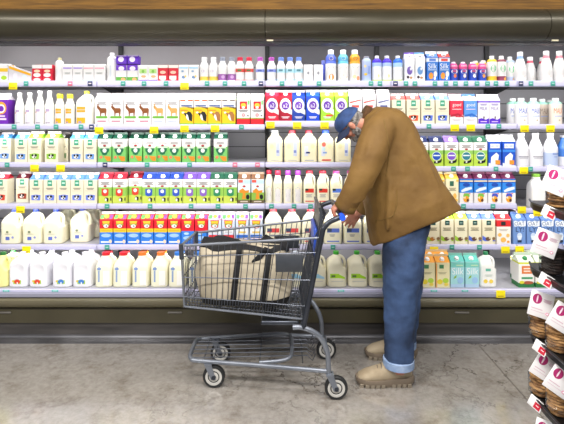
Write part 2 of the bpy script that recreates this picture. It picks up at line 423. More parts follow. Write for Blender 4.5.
def jug(w, d, h, base, gr=(), cap='#f4f4f2', handle=True, recess=0, shoulder=.62, wide=.26, side=1, capz=.93):
    prof = [(.9, 0), (.98, .015), (1, .05), (1, .3), (1, shoulder - .1), (.99, shoulder), (.94, shoulder + .3 * (capz - .045 - shoulder)), (.8, shoulder + .56 * (capz - .045 - shoulder)), (.57, shoulder + .8 * (capz - .045 - shoulder)), (wide + .06, capz - .04), (wide, capz - .02), (wide, capz)]
    V = smooth_path([(r, 0, z) for r, z in prof], 3); rings = []; n = 36
    for q in V:
        k, z = q.x, q.z; ring = []
        e = 5.0 if z < shoulder else max(2.0, 5 - (z - shoulder) * 14)
        for j in range(n):
            t = 2 * PI * j / n; cs, sn = math.cos(t), math.sin(t)
            X = math.copysign(abs(cs) ** (2 / e), cs) * k; Y = math.copysign(abs(sn) ** (2 / e), sn) * k
            if handle and X * side > 0 and shoulder - .1 < z < .9:
                u = math.sin(PI * (z - shoulder + .1) / (1 - shoulder)); X *= 1 - .42 * max(u, 0) ** .6 * min(1, abs(X) * 1.3)
            X *= w / 2; Y *= d / 2; Z = z * h
            if recess and Y < 0:
                e2 = ((X / w) / .34) ** 2 + ((z - .5) / .26) ** 2
                if e2 < 1: Y += recess * min(1, (1 - e2) * 2.2)
            ring.append((X, Y, Z))
        rings.append(ring)
    b = MB(); b.loft(rings, base, True); b.gfx(gr, w, h, lambda X, Z: -d / 2)
    parts = [('body', b.mesh('body', 50))]
    if handle:
        t = MB(); s = side
        path = [(s * w * .13, -d * .03, h * .87), (s * w * .3, -d * .08, h * .83), (s * w * .4, -d * .12, h * .75), (s * w * .42, -d * .13, h * (shoulder)), (s * w * .4, -d * .1, h * (shoulder - .16))]
        t.tube(smooth_path(path, 4), w * .075, base, 10); parts.append(('handle', t.mesh('handle', 60)))
    c = MB(); r = wide * w / 2 * 1.12
    c.lathe([(r, capz * h - .022 * h), (r, h - .002), (r - .003, h)], cap, 16); parts.append(('cap', c.mesh('cap')))
    return parts
CNT = {}
def put(name, cat, stem, row, parts, spans, d=.1, tops=None, where='', z0=0):
    """place one product per span (px left, px right[, set-back metres])"""
    n = len(spans)
    for i, sp in enumerate(spans):
        dy = sp[2] if len(sp) > 2 else 0
        fy = FY(row) + dy; cx = (sp[0] + sp[1]) / 2; k = bay_of(cx)
        x = PX(cx, fy)
        pw = place_words(i, n); lab = stem + (', ' + pw if pw else '') + (f' {where}' if where else ' on ' + SHELF[row])
        o = thing(name, lab, cat, (x, fy + d / 2, TOPZ[row, k] + .0005 + z0), random.uniform(-.02, .02), stem + ' on ' + SHELF[row])
        for pn, me in parts: child(pn, me, o)
def U(row, *px): return [p / SC(row) for p in px]
GC = '#b5aeb0'
def carton(row, wpx, hpx, base, stem, spans, **kw):
    w, h = U(row, wpx, hpx); d = kw.pop('d', min(w, .1)); cat = kw.pop('cat', 'carton'); nm = kw.pop('nm', 'milk_carton'); where = kw.pop('where', '')
    put(nm, cat, stem, row, gable_carton(w - .003, d, h, base, **kw), spans, d, where=where)
def pack(row, wpx, hpx, base, stem, spans, **kw):
    w, h = U(row, wpx, hpx); d = kw.pop('d', .07); z0 = kw.pop('z0', 0); where = kw.pop('where', '')
    put('drink_pack', 'carton', stem, row, brick_pack(w - .002, d, h - .004, base, **kw), spans, d, where=where, z0=z0)
def bott(row, wpx, hpx, kind, base, stem, spans, **kw):
    w, h = U(row, wpx, hpx); nm = kw.pop('nm', 'milk_bottle'); where = kw.pop('where', '')
    put(nm, 'bottle', stem, row, bottle(w - .002, h, kind, base, **kw), spans, w, where=where)
def jugs(row, wpx, hpx, base, stem, spans, **kw):
    w, h = U(row, wpx, hpx); d = kw.pop('d', w); where = kw.pop('where', '')
    put('milk_jug', 'jug', stem, row, jug(w - .004, d - .004, h, base, **kw), spans, d, where=where)
WH, CR, MK = '#e9e8e7', '#e6dfc4', '#ebe6cb'
TXC = '#8f8d99'
def cow(cx, cz, s=1.0, bg='#3f62d8', hs=.07):
    return [('p', [(cx - .34 * s, cz - hs), (cx + .32 * s, cz - hs * 1.1), (cx + .36 * s, cz + hs * .8), (cx, cz + hs), (cx - .36 * s, cz + hs * .7)], bg),
            ('e', cx - .02, cz - .01, .17 * s, hs * .7, '#f5f5f5'), ('e', cx + .1 * s, cz + .025, .1 * s, hs * .45, '#151515'), ('e', cx - .13 * s, cz + .025, .08 * s, hs * .4, '#151515'), ('e', cx + .02, cz - .035, .06 * s, hs * .25, '#2a2020')]
def goat(c):
    return [('p', [(-.36, .56), (-.3, .62), (-.18, .57), (-.06, .52), (.3, .52), (.36, .47), (.33, .36), (.3, .27), (.24, .27), (.22, .37), (-.02, .36), (-.05, .27), (-.11, .27), (-.13, .4), (-.2, .46), (-.3, .5)], c),
            ('p', [(-.3, .62), (-.38, .66), (-.26, .63), (-.2, .66), (-.24, .59)], c), ('e', -.27, .555, .02, .012, '#2b1a0a')]
# ---------------------------------------------------------------- top shelf
pack(1, 10, 18, WH, 'white drink multipack with yellow and green print', [(-2, 8)], gr=[('r', -.5, .5, .55, .75, '#f3c531'), ('e', .1, .2, .3, .12, '#a5cf2c')], d=.1)
# slanted clear pouch tray with yellow ribbon
def slant_pack():
    w, h = U(1, 23, 16); b = MB(); y = .05
    R = [[(-w / 2, s * y, 0), (w / 2, s * y, 0), (w / 2, s * y, h * .5), (-w / 2, s * y, h)] for s in (-1, 1)]
    b.loft(R, '#d9d6dc', True, None, False)
    b.gfx([('p', [(-.48, .97), (.48, .47), (.48, .33), (-.48, .8)], '#f2b31f'), ('e', -.2, .35, .1, .2, '#e6e3ea'), ('e', .2, .25, .1, .16, '#d4e2f2')], w, h, lambda X, Z: -y)
    f = MB(); f.box(-w / 2, -w / 2 + .01, -.002, .002, h, h + .006, '#f2b31f')
    return [('body', b.mesh('body')), ('top_seam', f.mesh('top_seam'))]
put('yogurt_pack', 'yogurt pack', 'slanted pale yogurt pack with yellow ribbon', 1, slant_pack(), [(8.5, 31.5)], .1)
pack(1, 10, 17, '#d8203c', 'red drink pack with white ovals', [(32, 42), (42.3, 52.3)], gr=[('r', -.5, .5, .78, 1, WH), ('e', 0, .62, .32, .09, '#f6d9b8'), ('e', 0, .38, .38, .13, WH), ('e', 0, .1, .36, .09, WH)], where='near left end of top shelf')
bott(1, 8.5, 24, 'square', WH, 'white squared bottle with cream cap', [(53.5, 62)], cap='#e8dfa8', gr=[('r', -.2, .2, .2, .5, '#e3e6ea')])
pack(1, 10, 17.5, WH, 'white drink pack with purple stripe', [(62.5, 72.5), (72.8, 82.8)], gr=[('r', -.45, .45, .74, .82, '#a58ad8'), ('l', -.3, .3, .5, 3, '#a5aaa6'), ('r', -.5, .5, 0, .06, '#8cc7a4')])
pack(1, 10.6, 17.5, WH, 'white drink pack with pink stripe', [(83.2, 93.8), (94.2, 104.8)], gr=[('r', -.45, .45, .74, .81, '#eaa0b6'), ('l', -.3, .3, .5, 3, '#a5aaa6'), ('r', -.5, .5, 0, .06, '#8cc7a4')])
bott(1, 9.8, 29, 'square', WH, 'tall white bottle beside purple stacked packs', [(105.5, 115.3)], cap=WH, gr=[('r', -.1, .1, .15, .55, '#cfd6de')])
pack(1, 10.8, 17, WH, 'white drink pack with purple top and green foot', [(116, 126.8), (127.2, 138)], gr=[('r', -.5, .5, .66, 1, '#6b2fbf'), ('e', 0, .78, .28, .14, '#e8e0f6'), ('r', -.5, .5, 0, .26, '#5aa63e'), ('e', .18, .12, .22, .1, '#f3a56a')])
pack(1, 10.6, 9, '#5b22b5', 'small purple pack stacked on white pack', [(116.2, 126.8), (127.4, 138)], gr=[('e', -.05, .55, .28, .32, '#e6dcf5'), ('r', -.5, .5, .9, 1, '#b7a0dd')], z0=17.3 / S15)
pack(1, 9.8, 16.5, WH, 'white drink pack with green label and purple foot', [(138.3, 148), (148.2, 157.8)], gr=[('r', -.38, .38, .5, .78, '#b8e08c'), ('e', 0, .62, .15, .1, '#7fbf4d'), ('e', .05, .3, .26, .08, '#f2a978'), ('r', -.5, .5, 0, .1, '#7a3fc4')])
pack(1, 10, 16.8, '#d41c33', 'red drink pack with pale band', [(158, 168), (168.3, 178.3)], gr=[('r', -.5, .5, .82, 1, '#e9eadf'), ('e', -.02, .55, .3, .1, '#f2c9b0'), ('r', -.4, .3, .12, .34, '#f3ece4'), ('e', 0, .1, .28, .06, '#f4d2c4')], where='in left centre bay of top shelf')
pack(1, 10, 16.8, WH, 'white drink pack with blue dots', [(178.6, 188.4), (188.8, 198.5)], gr=[('r', -.45, .45, .78, .88, '#a8d4ef'), ('e', -.1, .62, .14, .06, '#86a8c9'), ('e', 0, .25, .2, .09, '#6f8fb4'), ('e', .2, .3, .1, .07, '#e9c766')])
DS = lambda c, nm, sp, cap, **kw: bott(1, 9.2, 24.5, 'dairy', WH, nm, sp, cap=cap, **kw)
DS(0, 'small white bottle with yellow foot', [(199.2, 208), (208.5, 217.3)], '#f1f1f1', bands=[(0, .2, '#e3c552')], gr=[('e', -.1, .42, .2, .06, '#cfc9d8')])
DS(0, 'small white bottle with purple foot', [(217.6, 226.4), (226.8, 235.6)], '#9da3b3', bands=[(.05, .3, '#9b5fa6')], gr=[('l', -.3, .3, .44, 2, '#c8b8cf'), ('e', .1, .18, .2, .07, '#c79fce')])
DS(0, 'small white bottle with red cap and bands', [(235.3, 244.1), (244.4, 253.2)], '#dc3550', bands=[(.38, .52, '#e2554a'), (0, .08, '#f0a79a')], gr=[('r', -.25, .2, .41, .49, '#5d7a45'), ('l', -.25, .25, .26, 2, '#c6c6c6')])
DS(0, 'small white bottle with violet cap and blue band', [(255.6, 264.2), (267, 275.8)], '#c35fc0', bands=[(.38, .5, '#8b9be2'), (.05, .1, '#c9d2f2')], gr=[('r', -.25, .2, .41, .47, '#4d63b4')])
DS(0, 'small white bottle with sky blue cap', [(276.6, 285.4), (285.8, 294.4), (294.8, 303)], '#7d9be6', bands=[(.36, .52, '#b6e2ef'), (0, .1, '#d2edf4')], gr=[('r', -.25, .2, .41, .49, '#5b8f9e')])
pack(1, 9.4, 17, '#f4f4f6', 'plain small white box with grey emblem', [(303.6, 313), (313.6, 323)], gr=[('e', 0, .5, .12, .09, '#9fa2a8'), ('l', -.4, .4, .22, 2, '#d6d7da')])
bott(1, 8, 23, 'dairy', '#5d6fe0', 'blue bottle set back behind white boxes', [(320, 328, .1)], cap='#8b97ea')
def TB(c1, c2, nm, sp, gr):
    bott(1, 11.2, 32, 'tall', WH, nm, sp, cap='#eef0f4', capr=.55, bands=[(.56, .9, c1)], gr=[('e', 0, .72, .2, .06, c2)] + gr, nm='creamer_bottle')
TB('#5a70d8', '#e9d9b8', 'tall white creamer bottle with blue shoulder', [(325.8, 337)], [('e', .02, .13, .24, .1, '#ee9a3c'), ('l', -.34, .34, .46, 3, '#948c80')])
TB('#69bfe6', '#d9e2e4', 'tall white creamer bottle with pale blue shoulder', [(338.2, 349.4)], [('p', [(-.35, .12), (0, .2), (.35, .16), (.3, .1), (-.3, .08)], '#e8c34d'), ('l', -.34, .34, .46, 3, '#948c80')])
TB('#f0a32a', '#8c7a5a', 'tall white creamer bottle with orange shoulder', [(350, 361.2)], [('e', -.1, .14, .16, .06, '#e9d8a8'), ('e', .24, .1, .14, .07, '#ee9a6c'), ('l', -.3, .3, .45, 2, '#8a8480')])
bott(1, 10, 25.5, 'pouch', '#a9bce8', 'pale blue bottle with grey cap and yellow specks', [(362, 372.5)], cap='#9fa0ae', gr=[('e', -.2, .6, .12, .06, '#e8d8a0'), ('e', -.15, .28, .16, .05, '#e9c94a'), ('r', .1, .35, .3, .6, '#8fa6de')])
bott(1, 9.8, 26, 'square', '#f0f2f6', 'white bottle with indigo shoulder and lime foot', [(373, 382.6), (383, 392.8)], cap='#f2f2f6', bands=[(.72, .93, '#4a32c8'), (.58, .72, '#a9c3ee'), (0, .07, '#b7d94a')], gr=[('e', .1, .2, .1, .07, '#f2e3a4'), ('l', -.25, .25, .52, 2, '#a9b9d9')])
bott(1, 10, 26, 'square', '#f0f2f6', 'white bottle with bright blue shoulder and lime foot', [(393.8, 404)], cap='#f2f2f6', bands=[(.72, .93, '#2f6de0'), (.56, .72, '#a9d0f0'), (0, .07, '#b7d94a')], gr=[('l', -.2, .2, .45, 3, '#c3cbb9')])
def OC(c, nm, sp): carton(1, 10, 29.5, '#eef0f4', nm, sp, gable='#dfe0ee', fin=c, cap='#f4f4f6', nm='oat_drink_carton', gr=[('r', -.5, .5, .68, .77, '#f3f3f8'), ('e', -.02, .36, .28, .14, c), ('e', .1, .42, .1, .05, '#eef0f4'), ('e', -.2, .14, .14, .05, '#3a2a35'), ('e', .12, .12, .16, .04, '#b88a5c')])
OC('#7b62b8', 'tall white carton with purple swirl', [(405, 414.8)]); OC('#6f9fd6', 'tall white carton with blue swirl', [(415.2, 425.2)])
def SILK(c, nm, sp):
    carton(1, 11.4, 30.5, '#2f78d2', nm, sp, gable=c, fin='#e6e6e8', cap='#f4f4f6', nm='soy_milk_carton', bands=[(.64, .77, '#dfe6f0'), (0, .05, '#1f4fae')],
           gr=[('r', -.3, .3, .66, .74, c), ('t', 'Silk', 0, .5, .78, .17, '#f4f8fc'), ('r', -.4, .4, .36, .39, '#bcd6f4'), ('e', -.14, .18, .2, .11, '#f0982c'), ('e', .26, .24, .16, .1, '#f3f3f0'), ('e', .2, .1, .1, .05, '#f3f3f0')])
SILK('#5a7ec8', 'blue carton with white script and blue gable', [(426.8, 438.2)]); SILK('#d8453c', 'blue carton with white script and red gable', [(438.8, 450.2)])
for c, nm, x in (('#e8447a', 'orange fruit', 450.4), ('#56b070', 'green cap', 460), ('#d9486e', 'white swirl', 469.7), ('#e0507e', 'peach slice', 479.2)):
    bott(1, 9, 19.8, 'pouch', '#2348b4', f'small blue bottle with pink shoulder and {nm}', [(x, x + 9)], cap='#e9e9ee', capr=.5, bands=[(.62, .92, '#dd4a8c')], nm='yogurt_drink_bottle',
         gr=[('r', -.42, .42, .76, .8, '#f3c9dc'), ('e', 0, .5, .36, .12, '#e7e3f2'), ('e', 0, .52, .22, .06, '#c24a7c'), ('e', .04, .28, .17, .1, {'orange fruit': '#e8794a', 'green cap': '#f3e1d8', 'white swirl': '#f3f3f6', 'peach slice': '#e9a04c'}[nm])])
bott(1, 8.4, 23, 'pouch', '#f0ead6', 'pale bottle with yellow collar set back', [(473, 481, .12), (480.5, 489, .1)], cap='#efefe8', bands=[(.78, .9, '#eec23a')])
def KF(c, nm, sp, top): bott(1, 9.8, 26, 'square', WH, nm, sp, cap='#efefef', bands=[(0, .2, c), (.76, .86, top)], gr=[('e', 0, .5, .28, .14, '#6cc48c'), ('r', -.2, .2, .49, .52, '#bfe6cc'), ('e', .2, .1, .14, .06, '#f2b24c')], nm='kefir_bottle')
KF('#eec22c', 'white kefir bottle with yellow foot and green disc', [(489, 498.6)], '#eec22c'); KF('#8e3a5c', 'white kefir bottle with maroon foot and green disc', [(499, 508)], '#7a2f46'); KF('#c3d2f0', 'white kefir bottle with pale blue foot', [(508.2, 516, .05)], '#b9cdf0')
def PE(c, nm, sp, h=30): bott(1, 12.2, h, 'pear', WH, nm, sp, cap='#f2f2f2', bands=[(.76, .86, c)], gr=[('l', -.26, .26, .52, 3, '#9f9ab0'), ('p', [(-.3, .18), (0, .24), (.3, .2), (.1, .14)], '#e8b93c')], nm='creamer_bottle')
PE('#8fb2ee', 'white pear-shaped bottle with blue collar', [(517, 529.2)])
PE('#e0526c', 'white pear-shaped bottle with pink collar set back', [(527, 539, .1), (539.6, 551.6, .13)], 27)
PE('#e88a98', 'white pear-shaped bottle with rose collar in front', [(543.4, 555.6), (556.6, 568.8)], 31)
# ---------------------------------------------------------------- second shelf
carton(2, 13.6, 31.5, '#7226b0', 'purple carton with orange ring', [(-5.6, 8)], gable='#e9e4ee', fin='#d8d4de', gr=[('e', 0, .52, .4, .2, '#f3a43a'), ('e', 0, .5, .3, .14, '#efe6f4'), ('e', 0, .5, .2, .09, '#7226b0'), ('r', -.4, .4, .14, .2, '#e6d4f0'), ('r', -.4, .3, .24, .29, '#e6d4f0')])
BT = lambda h, nm, sp: bott(2, 9.4, h, 'milk', '#f0efea', nm, sp, cap='#f2f2f0', gr=[('r', -.22, .2, .38, .46, '#b9a6c8'), ('e', -.22, .36, .06, .025, '#c9455c'), ('r', -.25, .25, .08, .34, '#dfdcea'), ('r', -.25, .25, .04, .06, '#8c7a9a')])
BT(32, 'slim white bottle with lilac print', [(12.6, 22), (22.7, 32.1)]); BT(33.8, 'taller slim white bottle with lilac print', [(33, 42.4), (42.8, 52.2)])
OG = [('r', -.3, .3, .36, .52, '#f0a628'), ('r', -.3, .3, .42, .45, '#f6c0a0'), ('r', -.3, .3, .22, .36, '#f3e0e4'), ('r', -.3, .3, .04, .2, '#f2ae1c'), ('e', -.1, .07, .1, .03, '#9c94b8')]
bott(2, 9.6, 30.5, 'dairy', '#f2f0e6', 'white bottle with yellow cap and orange label', [(53, 62.6), (63.2, 72.8)], cap='#efe02c', gr=OG)
jugs(2, 18, 34, '#f0eee4', 'large white jug with yellow cap', [(74.2, 92.2)], cap='#e4dc30', gr=[(g[0], g[1] * .8 - .14, g[2] * .8 - .14, *g[3:]) if g[0] == 'r' else (g[0], g[1] - .1, *g[2:]) for g in OG])
GG = [('l', -.36, .36, .7, 3, '#8f8d94'), ('r', -.4, .4, .2, .27, '#6cb33a'), ('e', 0, .235, .44, .035, '#6cb33a')]
carton(2, 14, 32, '#efedec', 'white carton with brown goat', [(94.6, 108.6), (109, 123), (123.4, 137.2), (137.5, 151)], gable='#dcd6d6', fin='#a79d9f', gr=GG + goat('#8a4f22') + [('r', -.32, .32, .1, .13, '#d98a9c'), ('r', -.3, .3, .095, .13, '#d07f95')])
carton(2, 14, 32, '#efedec', 'white carton with tan goat', [(151.3, 165.2), (165.5, 179.3)], gable='#dcd6d6', fin='#a79d9f', gr=GG + goat('#dba25c') + [('r', -.32, .32, .1, .13, '#b9c4e6')])
def YC(top, spots, nm, sp):
    carton(2, 13.8, 32, '#f3c61e', nm, sp, gable='#eeecea', fin='#b9aaaa', bands=[(.54, .77, '#efedf0')], gr=[('r', -.46, -.1, .74, .77, top), ('r', .1, .46, .74, .77, top), ('r', -.4, .4, .57, .62, '#5a6a9c'), ('p', [(-.5, .54), (-.2, .57), (.5, .5), (.5, .54)], '#f6df80'), ('r', -.45, .1, .44, .47, '#ef8a2a'),
           ('p', [(-.25, .38), (.0, .36), (.1, .42), (.3, .4), (.44, .3), (.4, .1), (.2, .14), (.05, .22), (-.1, .28)], spots), ('p', [(.0, .34), (.1, .3), (.2, .12), (.05, .16), (-.05, .24)], '#f4f2ee'), ('e', -.26, .38, .1, .03, '#f4efe6'), ('r', -.5, .5, 0, .05, '#8cc34a')])
YC('#b53a48', '#1d1f24', 'yellow carton with black and white cow', [(179.6, 193.4), (193.8, 207.6)]); YC('#3b4a78', '#a9713a', 'yellow carton with brown cow', [(208, 221.5), (221.9, 235.5)])
carton(2, 13.5, 31.5, '#eceae6', 'white carton with red square emblem and red foot', [(236.6, 250.1), (250.6, 264)], gable='#cfe6cf', fin='#d6d0d0', bands=[(0, .19, '#d8202e'), (.19, .22, '#7fb04a')],
       gr=[('r', -.28, .28, .5, .74, '#d21f30'), ('e', 0, .62, .2, .07, '#f0c43c'), ('e', 0, .55, .12, .04, '#f5f3ee'), ('r', .32, .46, .64, .77, '#7fc77a'), ('l', -.38, .38, .45, 2, '#77777d'), ('e', 0, .31, .13, .055, '#ee8a94'), ('e', 0, .31, .05, .022, '#f6d8da'), ('r', .28, .4, .27, .31, '#6c6c74')])
def A2(c, nm, sp, foot=None):
    carton(2, 13.6, 31.8, c, nm, sp, gable=c, fin='#c7c1c4', cap='#efeaf2', gr=[('e', 0, .5, .44, .23, '#f0eff3'), ('p', [(-.05, .32), (.5, .2), (.5, .36), (.3, .42)], '#f0eff3'), ('e', 0, .5, .29, .135, '#5c2a9c'), ('e', 0, .5, .25, .115, '#6a36ac'), ('t', 'a2', 0, .5, .34, .13, '#f4f2f8'), ('l', -.3, .3, .13, 2, '#f0e9ee')] + ([('r', -.1, .42, .16, .21, foot)] if foot else []))
A2('#d0213c', 'bright red carton with purple round emblem', [(265.4, 278.8)]); A2('#a8182f', 'shade-darkened red carton with purple round emblem', [(279, 292, .03)]); A2('#1d3f9e', 'navy carton with purple round emblem', [(292.2, 305.4, .03)])  # second red is the first one darkened, shade of the set-back carton in its colour
A2('#1a49c8', 'royal blue carton with purple round emblem', [(306.2, 319.8)]); A2('#a4d63a', 'lime green carton with purple round emblem', [(320.5, 334), (334.6, 348)], '#e2502c')
for c, nm, sp in (('#d9544c', 'white carton with red ribbon text', [(349, 362), (362.6, 376)]), ('#56619c', 'white carton with navy ribbon text', [(377, 390.4)])):
    carton(2, 13.2, 32.2, '#f0eef0', nm, sp, gable='#e4e0e2', fin='#bdb6b8', gr=[('p', [(-.46, .6), (.4, .68), (.46, .65), (-.4, .56)], c), ('r', -.28, .28, .43, .5, c), ('r', -.3, .3, .2, .3, '#e3dfe2')])
def GF(band, bg, nm, row, sp, wpx=13.6, hpx=31, where='', gab='#d9cfcf', base='#e8e1c8'):
    carton(row, wpx, hpx, base, nm, sp, gable=band, fin='#b3aaa9', where=where, gr=[('r', -.18, .18, .58, .77, '#3f9a7c'), ('r', -.12, .12, .65, .7, '#bfe3d4'), ('r', -.42, .42, .415, .425, '#bdb8a8'), ('l', -.3, .3, .5, 2, '#8d887a')] + cow(0, .21, 1, bg, .09))
GF('#e2605c', '#dd5a34', 'cream carton with red band and cow', 2, [(391.8, 406), (406.5, 420.6)]); GF('#6f92e0', '#5677d6', 'cream carton with blue band and cow', 2, [(421, 435), (435.4, 449.4)])
for c, c2, nm, sp in (('#dc2f4a', '#b01e36', 'red and white carton with white lettering', [(450, 463.4)]), ('#5d97e6', '#2f6cc4', 'sky blue and white carton with white lettering', [(463.8, 477.4)])):
    carton(2, 13.4, 30.5, '#efecec', nm, sp, gable='#d8cfd2', fin='#b58a92' if c[1] == 'd' else '#3b6aa8', bands=[(.3, .77, c)], gr=[('t', 'good', 0, .62, .66, .14, '#f6f3f3'), ('r', -.36, .36, .48, .5, '#f3d6da'), ('p', [(-.5, .3), (.1, .36), (.5, .27), (.5, .22), (.1, .27), (-.5, .24)], c2), ('r', -.1, .3, .23, .26, c), ('l', -.35, .35, .14, 2, '#cfc9cc')])
carton(2, 11, 30, '#efecf2', 'slim white carton with purple base and lettering', [(478.3, 489.1), (489.4, 500.3)], gable='#e3def0', fin='#cdbfe8', bands=[(.72, .77, '#6a35cc')], gr=[('l', -.36, .36, .66, 2, '#6a5aae'), ('t', 'MILK', 0, .52, .74, .11, '#5a4a9e'), ('p', [(-.5, 0), (.5, 0), (.5, .2), (.2, .15), (-.2, .2), (-.5, .17)], '#5722c4'), ('r', -.3, .3, .07, .1, '#d8c9f2'), ('e', .02, .22, .06, .05, '#3a2a55')])
MALK = lambda c, base, nm, sp: bott(2, 12.3, 26.5, 'square', base, nm, sp, cap='#eef2f2', capr=.5, bands=[(.78, .9, '#9fd9c4')], gr=[('t', 'MALK', 0, .52, .68, .2, c), ('r', -.3, .3, .3, .33, '#9fb4e6'), ('e', .05, .16, .08, .03, '#c9b99a')], nm='nut_milk_bottle')
MALK('#3d63c4', '#f1f1f4', 'white nut milk bottle with blue lettering', [(511.6, 519.6, .1), (518, 530.2), (530.4, 542.6)])
MALK('#8a7a70', '#cdbfb2', 'beige nut milk bottle set back with painted shade', [(541, 549.5, .12), (548.6, 556.6, .25)]); MALK('#df7a4c', '#efe3d6', 'cream nut milk bottle with orange lettering', [(552.8, 565.2)])  # set-back pair: body and lettering colours darkened to carry their shade
# ---------------------------------------------------------------- third shelf
GF('#4a98d8', '#6b9ad8', 'cream carton with sky blue band', 3, [(-2, 11.3, .06), (11.7, 24.6, .115), (15.6, 26.2), (69.8, 82.9), (83.5, 96.6)], 13, 30)
GF('#8fc63a', '#8cc23c', 'cream carton with lime green band', 3, [(27.4, 41.6), (44.6, 58.2)], 13.8, 31)
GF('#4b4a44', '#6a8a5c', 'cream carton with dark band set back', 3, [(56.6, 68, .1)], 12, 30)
def OV(row, gcol, ecol, nm, sp, hpx=30, round_=False, wpx=13.6, farm=False):
    gr = [('l', -.34, .34, .68, 3, '#7c787c'), ('e', 0, .565, .13, .028, '#a3222c')]
    if farm == 'juice':
        gr += [('e', 0, .42, .34, .12, '#1f6b4c'), ('p', [(-.3, .44), (.3, .44), (.18, .27), (0, .24), (-.18, .27)], '#1f6b4c'), ('e', 0, .4, .15, .07, '#e9efe6'), ('r', -.42, .42, .475, .52, '#cfe0c8'), ('e', -.26, .18, .12, .05, '#e9825c'), ('p', [(-.05, .22), (.46, .2), (.46, .05), (.2, .05), (.05, .14)], '#e08c2c')]
        bands = [(0, .53, '#79c46a'), (.53, .77, '#efedea')]
    elif round_:
        gr += [('e', 0, .34, .34, .15, '#e9f2da'), ('e', 0, .34, .3, .13, ecol), ('r', -.24, .24, .34, .38, '#e4ecf4'), ('p', [(-.2, .17), (.2, .19), (.4, .26), (.34, .14), (.1, .1), (-.2, .1)], '#16181a'), ('e', .0, .15, .07, .025, '#f1f1ee')]
        bands = [(0, .4, '#b4d24a'), (.4, .53, '#8ec45c'), (.53, .77, '#efedea')]
    else:
        gr += [('r', -.26, .26, .3, .48, ecol), ('e', 0, .31, .26, .07, ecol), ('e', 0, .4, .14, .06, '#eceef0'), ('e', .12, .15, .15, .05, '#15171a'), ('e', .06, .13, .07, .045, '#f4f4f0'), ('e', .2, .1, .05, .04, '#15171a'), ('r', .4, .48, .1, .2, '#1c1e20')]
        bands = [(0, .25, '#c9d85a'), (.25, .53, '#93c656'), (.53, .77, '#efedea')]
    carton(row, wpx, hpx, '#efedea', nm, sp, gable=gcol, fin=gcol, bands=bands, gr=gr)
OV(3, '#12402f', 0, 'green organic carton with dark green gable', [(97.6, 111.4), (112, 125.8), (128.8, 142.3, .03), (142.8, 156.6, .02), (156.8, 168, .05), (167.6, 181.2), (181.8, 195.4), (195.9, 209.5), (213.4, 227.2)], 30, farm='juice')
JG = lambda c, c2, side: [('r', .08, .3, .2, .62, '#c3cbe0') if side > 0 else ('r', -.3, -.06, .2, .5, '#d3d8e6'), ('e', -.2 if side > 0 else .22, .5, .13, .07, '#e0dcae'), ('r', .1, .26, .3, .38, c) if side > 0 else ('r', -.2, .05, .28, .33, c), ('r', -.28, .28, .06, .08, c2)]
for cap, c, c2, sd, sp, nm in (('#bfc3c4', '#8b95c9', '#c9c9c0', 1, (266.6, 283), 'cream half gallon jug with grey cap'), ('#8a1d2e', '#7787c4', '#c9c9c0', 1, (284, 300.4), 'cream half gallon jug with dark red cap and side print'), ('#8a1d2e', '#1d2a6c', '#9aa0b8', -1, (301, 317.4), 'cream half gallon jug with dark red cap and navy mark'),
                           ('#1d46b8', '#7fa0d8', '#d8453c', -1, (318, 334.4), 'cream half gallon jug with blue cap and red foot line'), ('#1d46b8', '#7787c4', '#c9c9c0', 1, (335.2, 351.6), 'cream half gallon jug with blue cap under the bent head')):
    jugs(3, 16.4, 32.5, '#e9e2bf', nm, [sp], cap=cap, handle=False, shoulder=.62, wide=.4, d=.1, capz=.91, gr=JG(c, c2, sd) + ([('e', -.14, .56, .13, .07, '#dd6a5c'), ('e', -.14, .42, .1, .05, '#bfe0e4'), ('r', -.25, .3, .06, .1, '#d8352c')] if 'foot' in nm else []))
for gc, ec, sp, nm in (('#232b4f', '#2456b8', (414.6, 428.4), 'yellow green carton with navy gable behind jacket'), ('#232b4f', '#2456b8', (429.6, 443.8), 'yellow green carton with navy gable and blue disc'), ('#7a62ac', '#7a52c4', (444.5, 458.8), 'yellow green carton with purple gable and disc')):
    OV(3, gc, ec, nm, [sp], 30.5, True, 14)
OV(3, '#2a5a44', '#2a7a8c', 'yellow green carton with green gable and teal disc', [(459.5, 473.4), (473.8, 487.4)], 30.5, True, 13.9)
carton(3, 13.2, 31.5, '#1d52c4', 'blue carton with white nameplate and milk glass', [(488.4, 501.8), (502.4, 516)], gable='#d5d8e4', fin='#c3c3ca', gr=[('r', -.36, .36, .58, .72, '#eef1f6'), ('t', 'LACTAID', 0, .65, .62, .07, '#3a5ca8'), ('r', -.5, .5, .46, .53, '#3f8ae0'), ('p', [(-.36, .0), (.16, .0), (.3, .36), (.1, .44), (-.3, .3)], '#eef0f4'), ('r', .02, .4, .06, .2, '#e8922c'), ('r', -.5, .5, 0, .04, '#e3e8f2'), ('p', [(-.5, .04), (-.1, .04), (-.5, .12)], '#eef0f4')])
MB2 = [('l', -.3, .3, .46, 2, '#85859a'), ('r', -.34, .34, .28, .31, '#8d8d99'), ('r', -.3, .3, .24, .26, '#b9b9c2')]
bott(3, 14.4, 33.5, 'milk', '#e2e2e6', 'pale glassy milk bottle with grey print', [(517.6, 531.8), (532.2, 546.2)], cap='#d0d0d6', gr=MB2)
bott(3, 14.4, 33.5, 'milk', '#e4e4ea', 'pale glassy milk bottle with pale blue label', [(547, 561.4)], cap='#d0d0d6', bands=[(.04, .42, '#b9c8e6')], gr=[('r', -.1, .4, .36, .4, '#7d93cc'), ('r', 0, .3, .28, .31, '#8ea6da')])
bott(3, 13, 31, 'milk', '#3f74c4', 'blue bottle at right end of third shelf', [(560.5, 573, .06)], cap='#d0d0d6', where='beside pale bottles', bands=[(0, .3, '#e4e4ea')])
